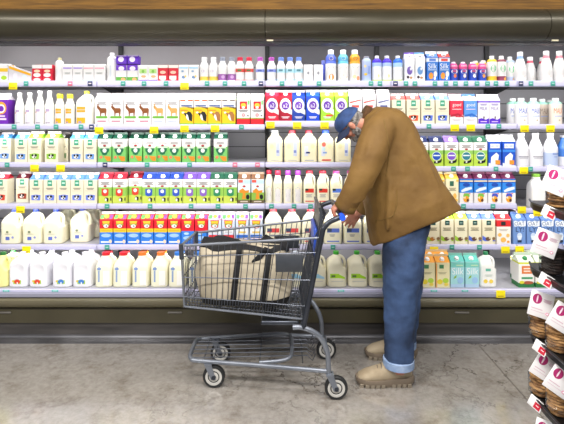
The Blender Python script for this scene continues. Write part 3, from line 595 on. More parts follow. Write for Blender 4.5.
# ---------------------------------------------------------------- fourth shelf
GF('#b02636', '#d8452c', 'cream carton with red band and red cow', 4, [(-6.4, 7.2)], 13.4, 31)
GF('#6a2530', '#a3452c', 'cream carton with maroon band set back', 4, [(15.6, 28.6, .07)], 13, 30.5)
GF('#4f78dc', '#6d84dd', 'cream carton with royal blue band and cow', 4, [(29.4, 42.8), (43.2, 56.6), (57, 70), (70.4, 83.6), (84, 97)], 13.4, 30.5)
OV(4, '#8f1f2f', '#d8402c', 'green white organic carton with red shield', [(98.4, 111.6), (112.2, 126), (128.6, 142, .05)], 31)
OV(4, '#1f3a86', '#2f56c0', 'green white organic carton with blue shield', [(142.2, 155.4), (155.8, 169), (169.4, 182.6)], 31)
OV(4, '#5a3f8a', '#8a62c0', 'green white organic carton with purple shield', [(183.2, 196.2), (196.8, 209.8)], 31)
OV(4, '#1d4a38', '#2f8a5c', 'green white organic carton with green shield', [(210.2, 223.4), (223.8, 237)], 31)
carton(4, 13, 31, '#e9e4dc', 'farm scene carton with orange barn', [(237.8, 250.6), (251, 264)], gable='#6a4a34', fin='#8a7462', bands=[(0, .12, '#6a5a40'), (.12, .36, '#8cb84c'), (.36, .6, '#d8e4ea'), (.64, .77, '#bcd6ee')],
       gr=[('r', -.45, -.1, .68, .77, '#dd5a4c'), ('e', 0, .56, .12, .03, '#b5323a'), ('p', [(-.4, .42), (-.1, .5), (.1, .42), (.4, .44), (.36, .36), (.1, .34), (.14, .16), (-.16, .14), (-.1, .34), (-.36, .36)], '#e0912c'), ('e', .3, .22, .14, .08, '#1c1c1e'), ('r', -.3, .3, .05, .09, '#cfc3ae')])
FANB = lambda c, cap, nm, sp: bott(4, 9.3, 33, 'dairy', '#f0ead0', nm, sp, cap=cap, gr=[('r', -.28, .28, .06, .44, '#e6e3e2'), ('p', [(-.3, .36), (-.24, .45), (0, .5), (.24, .45), (.3, .36)], c), ('l', -.2, .2, .28, 3, '#b9b6be')])
FANB('#c9382f', '#b01f3a', 'cream bottle with red fan label', [(264.9, 272.9, .05), (273.1, 282.4)]); FANB('#4a78d8', '#7a2f8a', 'cream bottle with blue fan label', [(283.4, 292.6), (293.4, 302.6)])
HJ = lambda c, cap, nm, sp: jugs(4, 12.8, 32.5, '#f0ebcd', nm, sp, cap=cap, side=1, shoulder=.55, wide=.5, recess=0, d=.095, gr=[('r', -.36, .34, .34, .46, c), ('r', -.36, -.1, .4, .46, '#2f3a2c'), ('r', -.36, .34, .06, .09, c), ('l', -.3, .2, .27, 3, '#b9b6b0')])
HJ('#dd3a2c', '#b01f34', 'cream half gallon jug with red nameplate', [(303.4, 316), (317, 329.6)]); HJ('#5a80dd', '#8a2f6a', 'cream half gallon jug with blue nameplate', [(330.6, 343.2), (345, 357.6)])
CR2 = dict(gable='#efc04a', fin='#e6d9a8')
carton(4, 13, 31, '#f1e7c2', 'cream and yellow carton with orange blossoms', [(431.6, 444.6, .0), (445.8, 458.8)], nm='almond_milk_carton', gr=[('r', -.2, .12, .56, .72, '#2f6a54'), ('l', -.26, .3, .48, 3, '#8f866a'), ('e', -.2, .18, .16, .08, '#f0b04a'), ('e', .2, .24, .14, .09, '#f2ba5a'), ('e', .3, .1, .14, .05, '#efc05a'), ('r', .3, .5, .7, .77, '#efc04a')], **CR2)
for c, nm, sp in (('#7cc04c', 'bright blue almond milk carton with green patch', [(459.6, 473.4), (473.9, 487.6)]), ('#4a55c4', 'bright blue almond milk carton with indigo patch', [(488.1, 501.6), (502.2, 515.8)])):
    carton(4, 13.6, 31, '#2f86e0', nm, sp, gable='#6a2a4c', fin='#8a4a68', nm='almond_milk_carton', bands=[(.66, .77, '#1f5cc4'), (0, .34, '#ece9e6')], gr=[('r', -.5, .5, .7, .74, '#efd9a0'), ('e', 0, .6, .26, .06, '#1f4aa8'), ('p', [(-.4, .42), (-.1, .5), (.4, .54), (.42, .46), (0, .4), (-.36, .36)], '#e3eefa'), ('r', -.2, .3, .3, .33, '#e86a6c'), ('e', 0, .25, .24, .08, c), ('e', -.02, .14, .22, .1, '#e9a02c'), ('e', .1, .1, .1, .05, '#5a3416'), ('e', -.12, .19, .06, .04, '#f4e6b8')])
jugs(4, 15, 34, '#f0efec', 'white jug with green cap behind cookie bag', [(532.4, 547.4, -.02)], cap='#8cc24c', handle=False, wide=.5, shoulder=.6)
# ---------------------------------------------------------------- fifth shelf
GR = [('e', -.1, .36, .07, .035, '#7f8a70'), ('r', -.18, .02, .12, .22, '#5a6fc4'), ('e', .18, .2, .06, .035, '#8e9ad4'), ('r', -.22, .14, .29, .31, '#c3c4b4')]
jugs(5, 20.6, 34, MK, 'cream gallon jug with blue cap', [(-1.4, 19.6), (20.6, 41), (41.2, 62, 0), (56, 72, .17), (68.6, 88.4, .05), (83, 97, .2)], cap='#1d3fb0', recess=.006, shoulder=.6, gr=GR, d=.15)
def HZ(nm, sp, var):
    if var == 0: bands, gr = [(.38, .5, '#f2cb2c'), (0, .38, '#2f7fe0'), (.5, .77, '#d81e30')], [('r', -.4, .4, .42, .45, '#d8a82c'), ('e', 0, .28, .38, .06, '#9fc6f0'), ('r', -.4, .3, .05, .1, '#e6eef6'), ('e', .34, .09, .12, .06, '#f3d9b8')]
    elif var == 1: bands, gr = [(0, .42, '#2f7fe0'), (.42, .77, '#d81e30')], [('e', .0, .2, .36, .06, '#9fc6f0'), ('e', -.1, .34, .2, .04, '#bcd8f4')]
    else:
        c = '#d8303c' if var == 2 else '#2f66c4'
        bands, gr = [(0, .77, '#cfdcf0')], [('r', -.46, .46, .1, .3, c), ('r', -.4, .4, .17, .2, '#f0d9dc'), ('r', -.46, .46, .34, .5, '#e9edf2'), ('r', -.3, .3, .36, .41, '#eac44c' if var == 3 else '#c9ccd4')]
    gr = gr + [('p', [(-.34, .76), (.34, .76), (.26, .54), (0, .5), (-.26, .54)], '#c9182a'), ('p', [(-.3, .74), (.3, .74), (.25, .66), (-.25, .66)], '#efc63c'), ('r', -.28, .28, .61, .65, '#8cae3c'), ('e', 0, .58, .2, .055, '#f3f0ea'), ('e', .04, .58, .08, .025, '#7a8a94')]
    carton(5, 13.2, 31.5, '#d81e30', nm, sp, gable='#b9382c' if var < 2 else '#c3cfe4', strips=[(-.48, -.2, '#4f9a4c'), (.22, .46, '#6a3a7c')], cap='#e6c63a' if var != 1 else '#f0eeee', fin='#c9c0c4', bands=bands, gr=gr)
HZ('red yellow and blue carton with yellow cap', [(99.4, 112.6), (113.2, 126.4), (126.9, 139.9), (140.3, 153.4), (153.9, 167.2), (167.7, 180.8)], 0); HZ('red and blue carton with white cap', [(181.2, 194.2), (194.8, 207.8)], 1)
HZ('pale carton with red foot stripe', [(208.4, 221), (221.8, 234.8)], 2); HZ('pale carton with blue foot stripe', [(235.6, 248.6), (249.4, 262.6)], 3)
NJ = lambda c, cap, nm, sp: jugs(5, 18.4, 34.5, MK, nm, sp, cap=cap, shoulder=.58, wide=.36, d=.12, handle=False, gr=[('r', -.34, .34, .34, .46, c), ('r', -.34, -.08, .36, .46, '#41506c'), ('l', -.2, .1, .26, 2, '#9a9a9a'), ('r', -.34, .34, .07, .1, c)])
NJ('#dd4a4c', '#c41f34', 'cream jug with red cap and red nameplate', [(264.2, 282), (283, 301.2), (302, 320)]); NJ('#5a74d0', '#c9cdd6', 'cream jug with blue nameplate', [(324.2, 342.4), (344, 362.4), (364, 382.4)])
def AM(gc, nm, sp, nut='#6a4a34'): carton(5, 13.2, 32, '#ece3c4', nm, sp, gable=gc, fin='#d8d2b8', nm='almond_milk_carton', gr=[('r', -.18, .18, .6, .74, '#1f4a44'), ('r', -.1, .1, .66, .68, '#bcd8cc'), ('l', -.34, .3, .5, 3, '#82795f'), ('p', [(-.5, .28), (-.2, .2), (.0, .1), (-.3, .1), (-.5, .14)], gc), ('e', -.06, .17, .2, .06, nut), ('e', .38, .18, .12, .05, '#8a6a44'), ('e', .06, .2, .07, .03, '#d9c9a8'), ('r', .3, .5, .1, .13, gc)])
AM('#9cba4a', 'brown footed almond milk carton beside the jeans', [(426.6, 440)], '#b5742c'); AM('#a4cc3c', 'cream almond milk carton with lime gable', [(440.6, 454), (454.4, 467.8)]); AM('#5570d8', 'cream almond milk carton with blue gable', [(468.3, 481.6), (482.2, 495.4)])
carton(5, 14.4, 31.5, '#f0ece4', 'white carton with red gable and blossoms', [(496.8, 511)], gable='#d8282c', fin='#d9cfd0', bands=[(.56, .77, '#d8282c')], nm='almond_milk_carton', gr=[('r', -.2, .12, .6, .72, '#2a2a2c'), ('l', -.34, .3, .46, 2, '#c3b8b0'), ('e', -.3, .3, .14, .06, '#f0b85a'), ('e', .28, .28, .12, .06, '#efc06a'), ('e', -.05, .14, .2, .08, '#f0b85a'), ('e', .3, .08, .1, .04, '#e9a04a')])
carton(5, 13, 31.5, '#6f92cc', 'slate blue oat milk carton with bold lettering', [(512.8, 526), (526.6, 540), (540.6, 553.8), (554.2, 567.4)], gable='#5878b4', fin='#40598c', cap='#e6ecf4', nm='oat_milk_carton', gr=[('p', [(-.48, .72), (-.3, .75), (-.1, .71), (.1, .75), (.3, .72), (.5, .75), (.5, .58), (.2, .56), (-.1, .58), (-.4, .56)], '#e9eef4'), ('t', 'OAT', 0, .655, .8, .12, '#4a5f8c'), ('t', 'LY!', .02, .47, .62, .15, '#1b2a4c'), ('e', 0, .27, .2, .1, '#c9d8ee'), ('p', [(-.2, .27), (.2, .27), (.12, .14), (-.12, .14)], '#e3ebf4'), ('r', -.16, .16, .06, .13, '#1d2a44')])
# ---------------------------------------------------------------- bottom shelf
jugs(6, 19.4, 33, '#eeea9f', 'pale yellow jug with green cap', [(-12, 7)], cap='#2f7a3c', shoulder=.6, d=.14); jugs(6, 19.4, 29, '#e9e6a8', 'pale yellow jug with green cap set back', [(0, 16, .16)], cap='#2f7a3c', d=.14)
def RJ(c, nm, sp): jugs(6, 19.6, 32.8, '#ececf2', nm, sp, cap='#e6e6ec', recess=.012, handle=False, shoulder=.66, wide=.3, d=.14, gr=[('r', -.2, .2, .1, .22, '#a9d04a'), ('e', 0, .17, .16, .065, c), ('r', -.02, .04, .1, .16, '#f4f4f4'), ('e', -.22, .19, .05, .03, '#f0c83c'), ('r', -.1, .1, .245, .26, '#b9b9c6')])
RJ('#e0432c', 'frosted white gallon jug with red house emblem', [(7.2, 26.8), (27.4, 47)]); RJ('#3f7fd0', 'frosted white gallon jug with blue house emblem', [(50.8, 70.4), (71.4, 91)])
jugs(6, 18, 29, '#e6e6ec', 'frosted white jug in second row', [(18, 35, .17), (38.6, 56, .15), (60, 77, .17), (80, 96, .17)], cap='#e0e0e8', handle=False, d=.13)
SB = [('e', -.22, .56, .12, .05, '#7f9ad0'), ('r', -.28, -.18, .16, .5, '#8fa6cc'), ('r', .02, .4, .06, .5, '#f4f3ee')]
for cap, nm, sp in (('#d81e2c', 'creamy gallon jug with red cap', [(94, 111), (111.6, 129)]), ('#ee7a2c', 'creamy gallon jug with orange cap', [(130.8, 148.4), (149.6, 167)]), ('#2f7ad8', 'creamy gallon jug with blue cap', [(167.6, 185), (187, 204.4)])):
    jugs(6, 17.4, 33, '#f1eed4', nm, sp, cap=cap, handle=False, shoulder=.56, wide=.42, d=.13, gr=SB)
    jugs(6, 17.4, 29, '#f1eed4', nm + ' behind', [(a + 3, b_ + 2, .14) for a, b_ in sp], cap=cap, handle=False, shoulder=.56, wide=.42, d=.13)
jugs(6, 18.6, 32.5, MK, 'creamy white-capped jug seen through the cart', [(206, 224.6), (225.2, 243.8), (244.4, 263)], cap='#e9e9ee', d=.13)
LB = lambda c: [('r', -.36, .1, .27, .4, c), ('p', [(.1, .27), (.38, .25), (.38, .3), (.1, .38)], c), ('r', -.3, -.1, .3, .36, '#5a7a3c' if c[1] == 'a' else c), ('r', -.3, .3, .17, .19, '#c9c9c0')]
jugs(6, 20.4, 33.5, MK, 'creamy gallon jug with pale blue label', [(264.6, 285), (285.6, 306), (306.6, 327)], cap='#c9d6e6', d=.14, gr=LB('#9fd0ea'))
jugs(6, 20.4, 33.8, MK, 'creamy jug with green cap and lime label', [(327, 347.4), (348.2, 368.6), (369.2, 389.6)], cap='#46b83c', d=.14, gr=LB('#a3d42c'))
def SO(stem, sp): carton(6, 14.2, 31.5, '#efe6b8', stem, sp, gable='#f0a02c', fin='#e9cfa0', nm='almond_milk_carton', gr=[('r', -.26, .06, .6, .72, '#4a8a5c'), ('l', -.34, .26, .46, 2, '#b9b28c'), ('e', -.22, .18, .2, .08, '#e9d43c'), ('e', .2, .22, .22, .08, '#b4d64a'), ('e', .24, .1, .16, .05, '#efd85a'), ('r', -.5, -.42, 0, .76, '#f0a860')])
SO('yellow cream carton with orange gable', [(406, 420), (421, 435.2), (436, 450)]); SO('yellow cream carton with orange gable behind', [(409, 423, .12), (424, 437, .12), (437, 449, .12)])
carton(6, 14, 32.5, '#a9dfe4', 'turquoise carton with white script', [(450.8, 464.4), (465.4, 479.2)], gable='#5fc0b4', fin='#8ad0c0', nm='soy_milk_carton', bands=[(.62, .77, '#7fd0c4'), (.0, .1, '#b9d6f0')], gr=[('t', 'Silk', .02, .5, .84, .2, '#f6fafa'), ('p', [(-.3, .26), (-.1, .3), (-.06, .38), (-.22, .34)], '#8cba3c'), ('e', .2, .22, .22, .1, '#9fc8ee'), ('r', -.1, .4, .66, .7, '#bfe6c0')])
jugs(6, 17.4, 33.5, '#f2f2ee', 'white jug with green cap and yellow fruit', [(480.6, 498)], cap='#2f8a5c', d=.12, gr=[('r', -.2, .1, .48, .56, '#6ab8a4'), ('l', -.25, .2, .36, 2, '#c9d6c9'), ('e', -.2, .18, .12, .06, '#f0d04a'), ('e', .12, .18, .12, .06, '#f2d45a')])
def EC(stem, sp, h=32.5): carton(6, 16, h, '#efeee8', stem, sp, gable='#dfe9d6', fin='#c9d8c4', cap='#2f8a4c', bands=[(0, .14, '#2f7a44'), (.72, .77, '#d8e23c')], gr=[('r', -.3, .36, .42, .66, '#de7a3c'), ('r', -.18, .24, .56, .6, '#f6e3d4'), ('r', -.18, .24, .48, .52, '#f6e3d4'), ('r', -.32, .4, .26, .32, '#4a9a6c'), ('e', .1, .15, .36, .05, '#a85a3c'), ('e', -.3, .16, .16, .05, '#d8d23c')])
EC('white carton with orange square emblem and green foot', [(518, 534.6), (535.4, 552)]); EC('white carton with green foot behind', [(517, 532, .12), (533, 548, .12), (528, 543, .3)], 28.5)

# ================================================================ PRICE TAGS
def tag_mesh(w, h, c, gr): b = MB(); b.rbox(-w / 2, w / 2, -.0008, .0008, -h / 2, h / 2, c, .0006); b.gfx(gr, w, h, lambda X, Z: -.0008); return b.mesh('price_tag')
YT = tag_mesh(.062, .05, '#f2df12', [('r', -.32, .3, -.34, -.2, '#b99a10'), ('r', -.4, .4, .3, .36, '#d8c410')])
ytags = {1: [(13, 86), (184.5, 86.2)], 2: [(99, 130.5), (154, 130), (184.5, 128.8), (215, 128.6), (270.5, 125), (297.2, 125.5), (324.6, 125.5), (454.8, 127.8), (470.8, 127.8), (524.6, 128.6), (550.5, 128.6)],
         3: [(34.5, 168.2), (60.5, 168.2), (523.8, 170.5)], 4: [(20.4, 209.6), (521.8, 210), (537.6, 212.8)], 5: [(26.4, 249.8), (421.5, 250.2), (434, 250.2), (505.5, 250), (519.6, 249.6)], 6: [(500.8, 294.2)]}
for row, lst in ytags.items():
    for i, (px, py) in enumerate(lst):
        Y = -.1475 if row == 6 else RY - .0058
        o = bpy.data.objects.new('price_tag', YT); COL.objects.link(o); o.location = W(px, py, Y)
        pw = place_words(i, len(lst))
        tag(o, f'yellow price tag on the {SHELF[row]} rail' + (', ' + pw if pw else ''), 'price tag', 'yellow shelf price tags')
small = {1: [(26, 0), (70, 1), (90, 2), (123, 0), (144, 0), (166, 0), (207, 0), (225, 0), (244, 0), (261, 2), (282, 0), (300, 0), (319, 0), (371, 0), (380, 0), (395.5, 2), (406, 0), (415, 0), (435, 0), (446, 0), (455.5, 0), (466, 0), (477, 0), (487.5, 0), (496, 0), (507, 0), (521, 2), (531, 0), (553, 0)],
         2: [(14, 0), (37.5, 0), (56, 0), (81, 0), (91.5, 2), (241.5, 0), (429, 0), (488, 0), (499, 0)],
         3: [(7, 0), (105, 2), (147, 0), (189.5, 0), (235, 1), (257.5, 1), (453.5, 0), (467.5, 0), (496, 0), (530.5, 0)],
         4: [(107, 0), (150, 0), (191, 0), (218, 0), (245.5, 0), (271.5, 0), (294, 0), (310.5, 0), (463.5, 0), (493, 0)],
         5: [(107, 0), (333, 0), (452, 0), (479.5, 0)], 6: [(6, 0), (55, 0), (341, 0), (434, 0), (465, 0)]}
TC = ['#3c9a8c', '#d8708c', '#23305c']; TN = ['teal', 'pink', 'navy']
TM = [tag_mesh(.034, .034, c, [('r', -.3, .3, -.1, .1, '#9fd0c8' if i == 0 else '#e9dfe6')]) for i, c in enumerate(TC)]
TM6 = tag_mesh(.045, .014, '#6cc0bc', [('r', -.3, .3, -.2, .2, '#b9e2de')])
for row, lst in small.items():
    for ci in range(3):
        sub = [t for t in lst if t[1] == ci]
        for i, (px, _) in enumerate(sub):
            if row == 6: loc = Vector((PX(px, -.127), -.1262, .4005)); me = TM6
            else:
                yt, yb = RAILS[row][bay_of(px)]; loc = W(px, (yt + yb) / 2, RY - .0056); me = TM[ci]
            o = bpy.data.objects.new('shelf_tag', me); COL.objects.link(o); o.location = loc
            pw = place_words(i, len(sub)) if len(sub) <= 20 else (f'{ORD[i+1]} from left' if i < 12 else f'{ORD[len(sub)-i]} from right')
            tag(o, f'small {TN[ci]} square tag in the {SHELF[row]} rail' + (', ' + pw if pw else ''), 'shelf tag', f'{TN[ci]} tags in the shelf rails')
# ================================================================ SHOPPING CART
steel = noisy('grey_cart_enamel', '#70757f', '#7f848e', 8, .35, .5)
dsteel = noisy('dark_cart_enamel', '#3c4049', '#484c55', 8, .32, .7)
wire_m = noisy('grey_wire', '#4a4e57', '#5a5e67', 8, .35, .7)
plastic = noisy('charcoal_plastic', '#2d3138', '#363a41', 12, .45)
cart = thing('shopping_cart', 'grey wire shopping cart holding a canvas tote bag', 'shopping cart', (-.1, -.45, 0))
CO = Vector((-.1, -.45, 0))
def cobj(bb, name, label=None): 
    o = bb.obj(name, cart, 40, label); o.location = -CO; return o
TNF, TNR, TFR, TFF = Vector((-.572, -.66, .85)), Vector((.214, -.69, .90)), Vector((.205, -.2, .90)), Vector((-.555, -.29, .838))
BNF, BNR, BFR, BFF = Vector((-.56, -.635, .495)), Vector((.115, -.665, .435)), Vector((.115, -.225, .435)), Vector((-.548, -.315, .495))
def L(a, b_, t): return a + (b_ - a) * t
b = MB(); r = .0024
def panel(a, b_, c, d, nv, hs, dense=0):   # a-b top edge, c-d bottom edge
    for i in range(nv + 1):
        t = i / nv; b.tube([L(a, b_, t), L(c, d, t)], r, wire_m, 6)
        if dense and i < nv:
            t = (i + .5) / nv; p, q = L(a, b_, t), L(c, d, t); b.tube([L(p, q, dense), q], r, wire_m, 6)
    for h in hs: b.tube([L(a, c, h), L(b_, d, h)], r * 1.3, wire_m, 6)
panel(TNF, TNR, BNF, BNR, 22, (.18, .52, .84), .84)
panel(TFF, TFR, BFF, BFR, 22, (.18, .52, .84), .84)
panel(TNF, TFF, BNF, BFF, 10, (.18, .52, .84))
panel(L(TNR, TFR, .04), L(TNR, TFR, .96), BNR, BFR, 12, (.3, .6, .85))
for i in range(25): b.tube([L(BNF, BNR, i / 24), L(BFF, BFR, i / 24)], r, wire_m, 6)
for i in range(9): b.tube([L(BNF, BFF, i / 8), L(BNR, BFR, i / 8)], r, wire_m, 6)
cobj(b, 'wire_basket')
b = MB()
b.tube([TFR, TFF + Vector((.03, 0, 0)), TFF, L(TFF, TNF, .1), L(TFF, TNF, .9), TNF, TNF + Vector((.03, 0, 0)), TNR], .0075, steel, 10)
b.tube([BNR, BNF, BFF, BFR, BNR], .0065, steel, 8); b.tube([TNF, BNF], .006, steel, 8); b.tube([TFF, BFF], .006, steel, 8)
cobj(b, 'basket_rim')
def plate(px0, py0, px1, py1, Y, nm, lab):
    a, c = W(px0, py0, Y), W(px1, py1, Y); bb = MB(); bb.rbox(a.x, c.x, Y - .004, Y + .004, c.z, a.z, plastic, .0035); return cobj(bb, nm, lab)
plate(275.5, 254, 303, 272, -.70, 'advert_plate', 'blank charcoal plate on near side')
plate(275, 235.5, 299, 248.5, -.205, 'advert_plate', 'blank charcoal plate on far side')
# front bumper corner guards and rear flap
for c, d in ((TNF, BNF), (TFF, BFF)):
    bb = MB(); bb.tube([L(c, d, -.02), L(c, d, .22)], .014, plastic, 10); cobj(bb, 'corner_guard')
bb = MB(); R = []
for x, z in ((.20, .80), (.222, .93), (.226, 1.03), (.22, 1.06)): R.append([(x - .012, -.64, z), (x - .012, -.24, z), (x + .006, -.24, z), (x + .006, -.64, z)])
bb.loft(R, plastic, True, None, False); cobj(bb, 'child_seat_flap')
bb = MB()
for y in (-.62, -.56, -.5, -.44, -.38, -.32, -.26): bb.tube([(.19, y, .89), (.245, y, 1.0), (.25, y, 1.03)], .004, wire_m, 6)
cobj(bb, 'seat_wire')
bb = MB(); bb.rbox(.186, .206, -.60, -.28, .75, .93, '#2a4fb4', .006); cobj(bb, 'seat_back', 'blue plastic seat back')
# frame posts, handle arms, legs
for side, Y in (('near', -.705), ('far', -.19)):
    bb = MB(); bb.tube(smooth_path([(.118, Y, .400), (.165, Y, .63), (.222, Y, .92), (.236, Y, .962), (.272, Y, .997), (.335, Y, 1.02)], 5), .0155, dsteel, 12); cobj(bb, 'frame_post')
    Yl = Y + (.012 if Y < -.4 else -.06)
    bb = MB(); bb.tube(smooth_path([(.06, Y, .405), (.12, Y, .402), (.20, L(Vector((Y, 0, 0)), Vector((Yl, 0, 0)), .5).x, .36), (.252, Yl, .27), (.262, Yl, .150), (.272, Yl, .135)], 5), .0145, steel, 12); cobj(bb, 'rear_leg')
bb = MB(); bb.tube([(.335, -.715, 1.02), (.335, -.19, 1.02)], .0145, plastic, 14); cobj(bb, 'handle_bar')
for y0, y1 in ((-.73, -.665),):
    bb = MB(); bb.tube([(.335, y0, 1.02), (.335, y1, 1.02)], [.0175, .0175], '#2358d8', 14); cobj(bb, 'handle_end', 'blue plastic end grip')
bb = MB(); bb.tube([(.118, -.705, .405), (.118, -.19, .405)], .0125, steel, 10); bb.rbox(-.12, .10, -.66, -.24, .395, .418, dsteel, .008); cobj(bb, 'basket_support')
# bottom rack
zr = .152
bb = MB(); fr = smooth_path([(.262, -.69, zr), (-.1, -.63, zr), (-.48, -.575, zr), (-.53, -.56, zr + .002), (-.548, -.52, zr + .004), (-.55, -.44, zr + .006), (-.548, -.34, zr + .006), (-.53, -.305, zr + .004), (-.48, -.29, zr), (-.1, -.275, zr + .015), (.262, -.26, zr)], 5)
bb.tube(fr, .0125, steel, 12); cobj(bb, 'bottom_rack_frame')
bb = MB(); bb.tube(smooth_path([(-.13, -.605, zr + .006), (-.02, -.60, zr + .012), (.035, -.585, zr + .02), (.058, -.54, zr + .026), (.06, -.44, zr + .03), (.058, -.34, zr + .03), (.035, -.295, zr + .028), (-.02, -.28, zr + .026), (-.13, -.28, zr + .02)], 5), .0115, steel, 12); cobj(bb, 'rack_loop')
bb = MB()
for i in range(6):
    y = -.55 + .05 * i; bb.tube([(-.545, y + .01, zr + .002), (-.45, y, zr + .008), (.15, y, zr + .02), (.18, y, zr - .01), (.2, y, zr + .03)], .003, wire_m, 6)
for x in (-.46, -.40, -.13, .12): bb.tube([(x, -.57 - .06 * (x + .46), zr + .004), (x, -.29, zr + .008)], .0032, wire_m, 6)
cobj(bb, 'rack_wires')
# wheels
tyre = mat('#1b1c1e', .6); rimm = mat('#b9b7b2', .4)
def wheel(c, fork_top, dark=False):
    Mx = Matrix.Translation(c - CO) @ Matrix.Rotation(PI / 2, 4, 'X')
    t = MB(); R_ = .0645
    t.lathe([(R_ * .74, -.014), (R_ * .93, -.0155), (R_, -.009), (R_, .009), (R_ * .93, .0155), (R_ * .74, .014)], tyre, 28, Mx); wo = t.obj('wheel', cart)
    h = MB(); h.lathe([(R_ * .3, -.017), (R_ * .5, -.0125), (R_ * .56, -.0165), (R_ * .75, -.0165), (R_ * .75, .0165), (R_ * .56, .0165), (R_ * .5, .0125), (R_ * .3, .017)], rimm, 28, Mx); h.obj('wheel_rim', wo, 40, 'pale grey plastic rim')
    h = MB(); h.lathe([(.012, -.026), (.014, -.02), (.014, .02), (.012, .026)], dsteel, 12, Mx); h.obj('hub', wo)
    f = MB()
    for s in (-1, 1):
        y = c.y + s * .0225
        f.loft([[(fork_top.x - .02, y - .002, fork_top.z), (fork_top.x + .02, y - .002, fork_top.z), (c.x + .014, y - .002, c.z - .012), (c.x - .014, y - .002, c.z - .012)],
                [(fork_top.x - .02, y + .002, fork_top.z), (fork_top.x + .02, y + .002, fork_top.z), (c.x + .014, y + .002, c.z - .012), (c.x - .014, y + .002, c.z - .012)]], steel, True, None, False)
    f.box(fork_top.x - .022, fork_top.x + .022, c.y - .026, c.y + .026, fork_top.z - .004, fork_top.z + .004, steel)
    f.tube([fork_top, fork_top + Vector((0, 0, .012))], .011, dsteel, 10); cobj(f, 'caster_fork')
wheel(Vector((.303, -.693, .0646)), Vector((.268, -.693, .138))); wheel(Vector((.29, -.25, .0646)), Vector((.268, -.25, .138)))
wheel(Vector((-.398, -.575, .0646)), Vector((-.43, -.575, .139))); wheel(Vector((-.396, -.29, .0646)), Vector((-.43, -.29, .139)))
# ================================================================ TOTE BAG
canvas = noisy('natural_canvas', '#a89d88', '#c6bba5', 5, .85, 0, .5, 14)
webbing = noisy('black_webbing', '#0a0a0c', '#131316', 30, .8)
tote = thing('tote_bag', 'cream canvas tote bag with black straps inside the cart', 'tote bag', (-.225, -.462, .488))
def tsec(z):     # half sizes, centre of the bag section at height t 0..1
    return [(.268, .15, .005), (.284, .158, .003), (.288, .158, 0), (.284, .15, -.004), (.274, .13, -.006), (.262, .1, -.005)]
def tpt(t, a, k=0.0):
    S = tsec(0); q = t * (len(S) - 1); i = min(int(q), len(S) - 2); u = q - i
    hx, hy, ox = [S[i][j] + (S[i + 1][j] - S[i][j]) * u for j in range(3)]
    e = 3.2; cs, sn = math.cos(a), math.sin(a)
    wob = 1 + .018 * math.sin(5 * a + 9 * t) + .014 * math.sin(9 * a - 5 * t)
    x = math.copysign(abs(cs) ** (2 / e), cs) * (hx * wob + k); y = math.copysign(abs(sn) ** (2 / e), sn) * (hy * wob + k)
    ztop = .318 - .012 * (x / .26) + .012 * math.sin(7 * a)
    return (x + ox, y, t * ztop + .002)
N_ = 48
bb = MB(); bb.loft([[tpt(i / 18, 2 * PI * j / N_) for j in range(N_)] for i in range(19)], canvas, True); bb.obj('canvas_body', tote, 60)
bb = MB(); bb.loft([[tpt(i / 40, 2 * PI * j / N_, .003) for j in range(N_)] for i in range(5)], webbing, False); bb.obj('base_trim', tote, 60, 'black bottom trim')
bb = MB(); bb.loft([[tpt(t, 2 * PI * j / N_, .004) for j in range(N_)] for t in (.955, 1.0)] + [[(p[0] * k, p[1] * k, p[2] + dz) for p in [tpt(1, 2 * PI * j / N_, .004) for j in range(N_)]] for k, dz in ((.97, .012), (.6, .006), (.2, .0))], webbing, True); bb.obj('zip_top', tote, 60, 'black zipped top')
def strap(x0, x1, nm, loop):
    for sy in (-1, 1):
        bb = MB(); pts = []
        for i in range(15):
            t = i / 14; xx = x0 + (x1 - x0) * t
            a = math.acos(max(-1, min(1, (abs(xx) / .284) ** 1.6))); a = a if xx > 0 else PI - a
            p = tpt(t, a * sy, .004); pts.append((xx, p[1], p[2]))
        if loop:
            last = pts[-1]
            pts += [(last[0] + loop * .02, last[1] + sy * .012, last[2] + .012), (last[0] + loop * .05, last[1] + sy * .03, last[2] - .02)] + \
                   [(last[0] + loop * (.06 + .05 * math.sin(k * .5)), last[1] + sy * .03, last[2] - .02 - .035 * k) for k in range(1, 4)]
        bb.tube(pts, .0035, webbing, 8, True, 5); bb.obj(nm, tote, 60, 'black webbing strap')
strap(-.06, -.022, 'strap', 0); strap(.11, .15, 'strap', -1)
# ================================================================ PERSON
def fixmods(o, voxel, smooth=6, disp=None):
    m = o.modifiers.new('remesh', 'REMESH'); m.mode = 'VOXEL'; m.voxel_size = voxel; m.use_smooth_shade = True
    if smooth: s = o.modifiers.new('smooth', 'SMOOTH'); s.iterations = smooth; s.factor = .5
    if disp:
        tx = bpy.data.textures.new('folds', 'CLOUDS'); tx.noise_scale = disp[0]; tx.noise_depth = 2
        d = o.modifiers.new('folds', 'DISPLACE'); d.texture = tx; d.strength = disp[1]; d.mid_level = .5; d.texture_coords = 'LOCAL'
    dg = bpy.context.evaluated_depsgraph_get(); me = bpy.data.meshes.new_from_object(o.evaluated_get(dg))
    me.polygons.foreach_set('use_smooth', [True] * len(me.polygons)); o.modifiers.clear(); old = o.data; nm = old.name; o.data = me; bpy.data.meshes.remove(old); me.name = nm
person = thing('person', 'person in tan jacket, jeans and blue cap leaning over shopping cart', 'person', (.68, -.4, 0))
PO = Vector((.68, -.4, 0))
def pobj(bb, name, label=None, sharp=60):
    o = bb.obj(name, person, sharp, label); o.location = -PO; return o
skin = noisy('skin', '#b87560', '#cf917b', 14, .5)
PY = -.39
TR = [((370.5, 246), (458.5, 208), .235), ((367, 224), (448, 193), .24), ((364.5, 202), (438, 177), .222), ((362, 181), (429, 158), .205), ((361, 161), (420, 140), .2), ((360, 144), (412, 124.5), .195), ((359, 131), (402, 113), .19), ((360, 123), (391, 107.5), .135), ((361, 117), (376, 107), .08)]
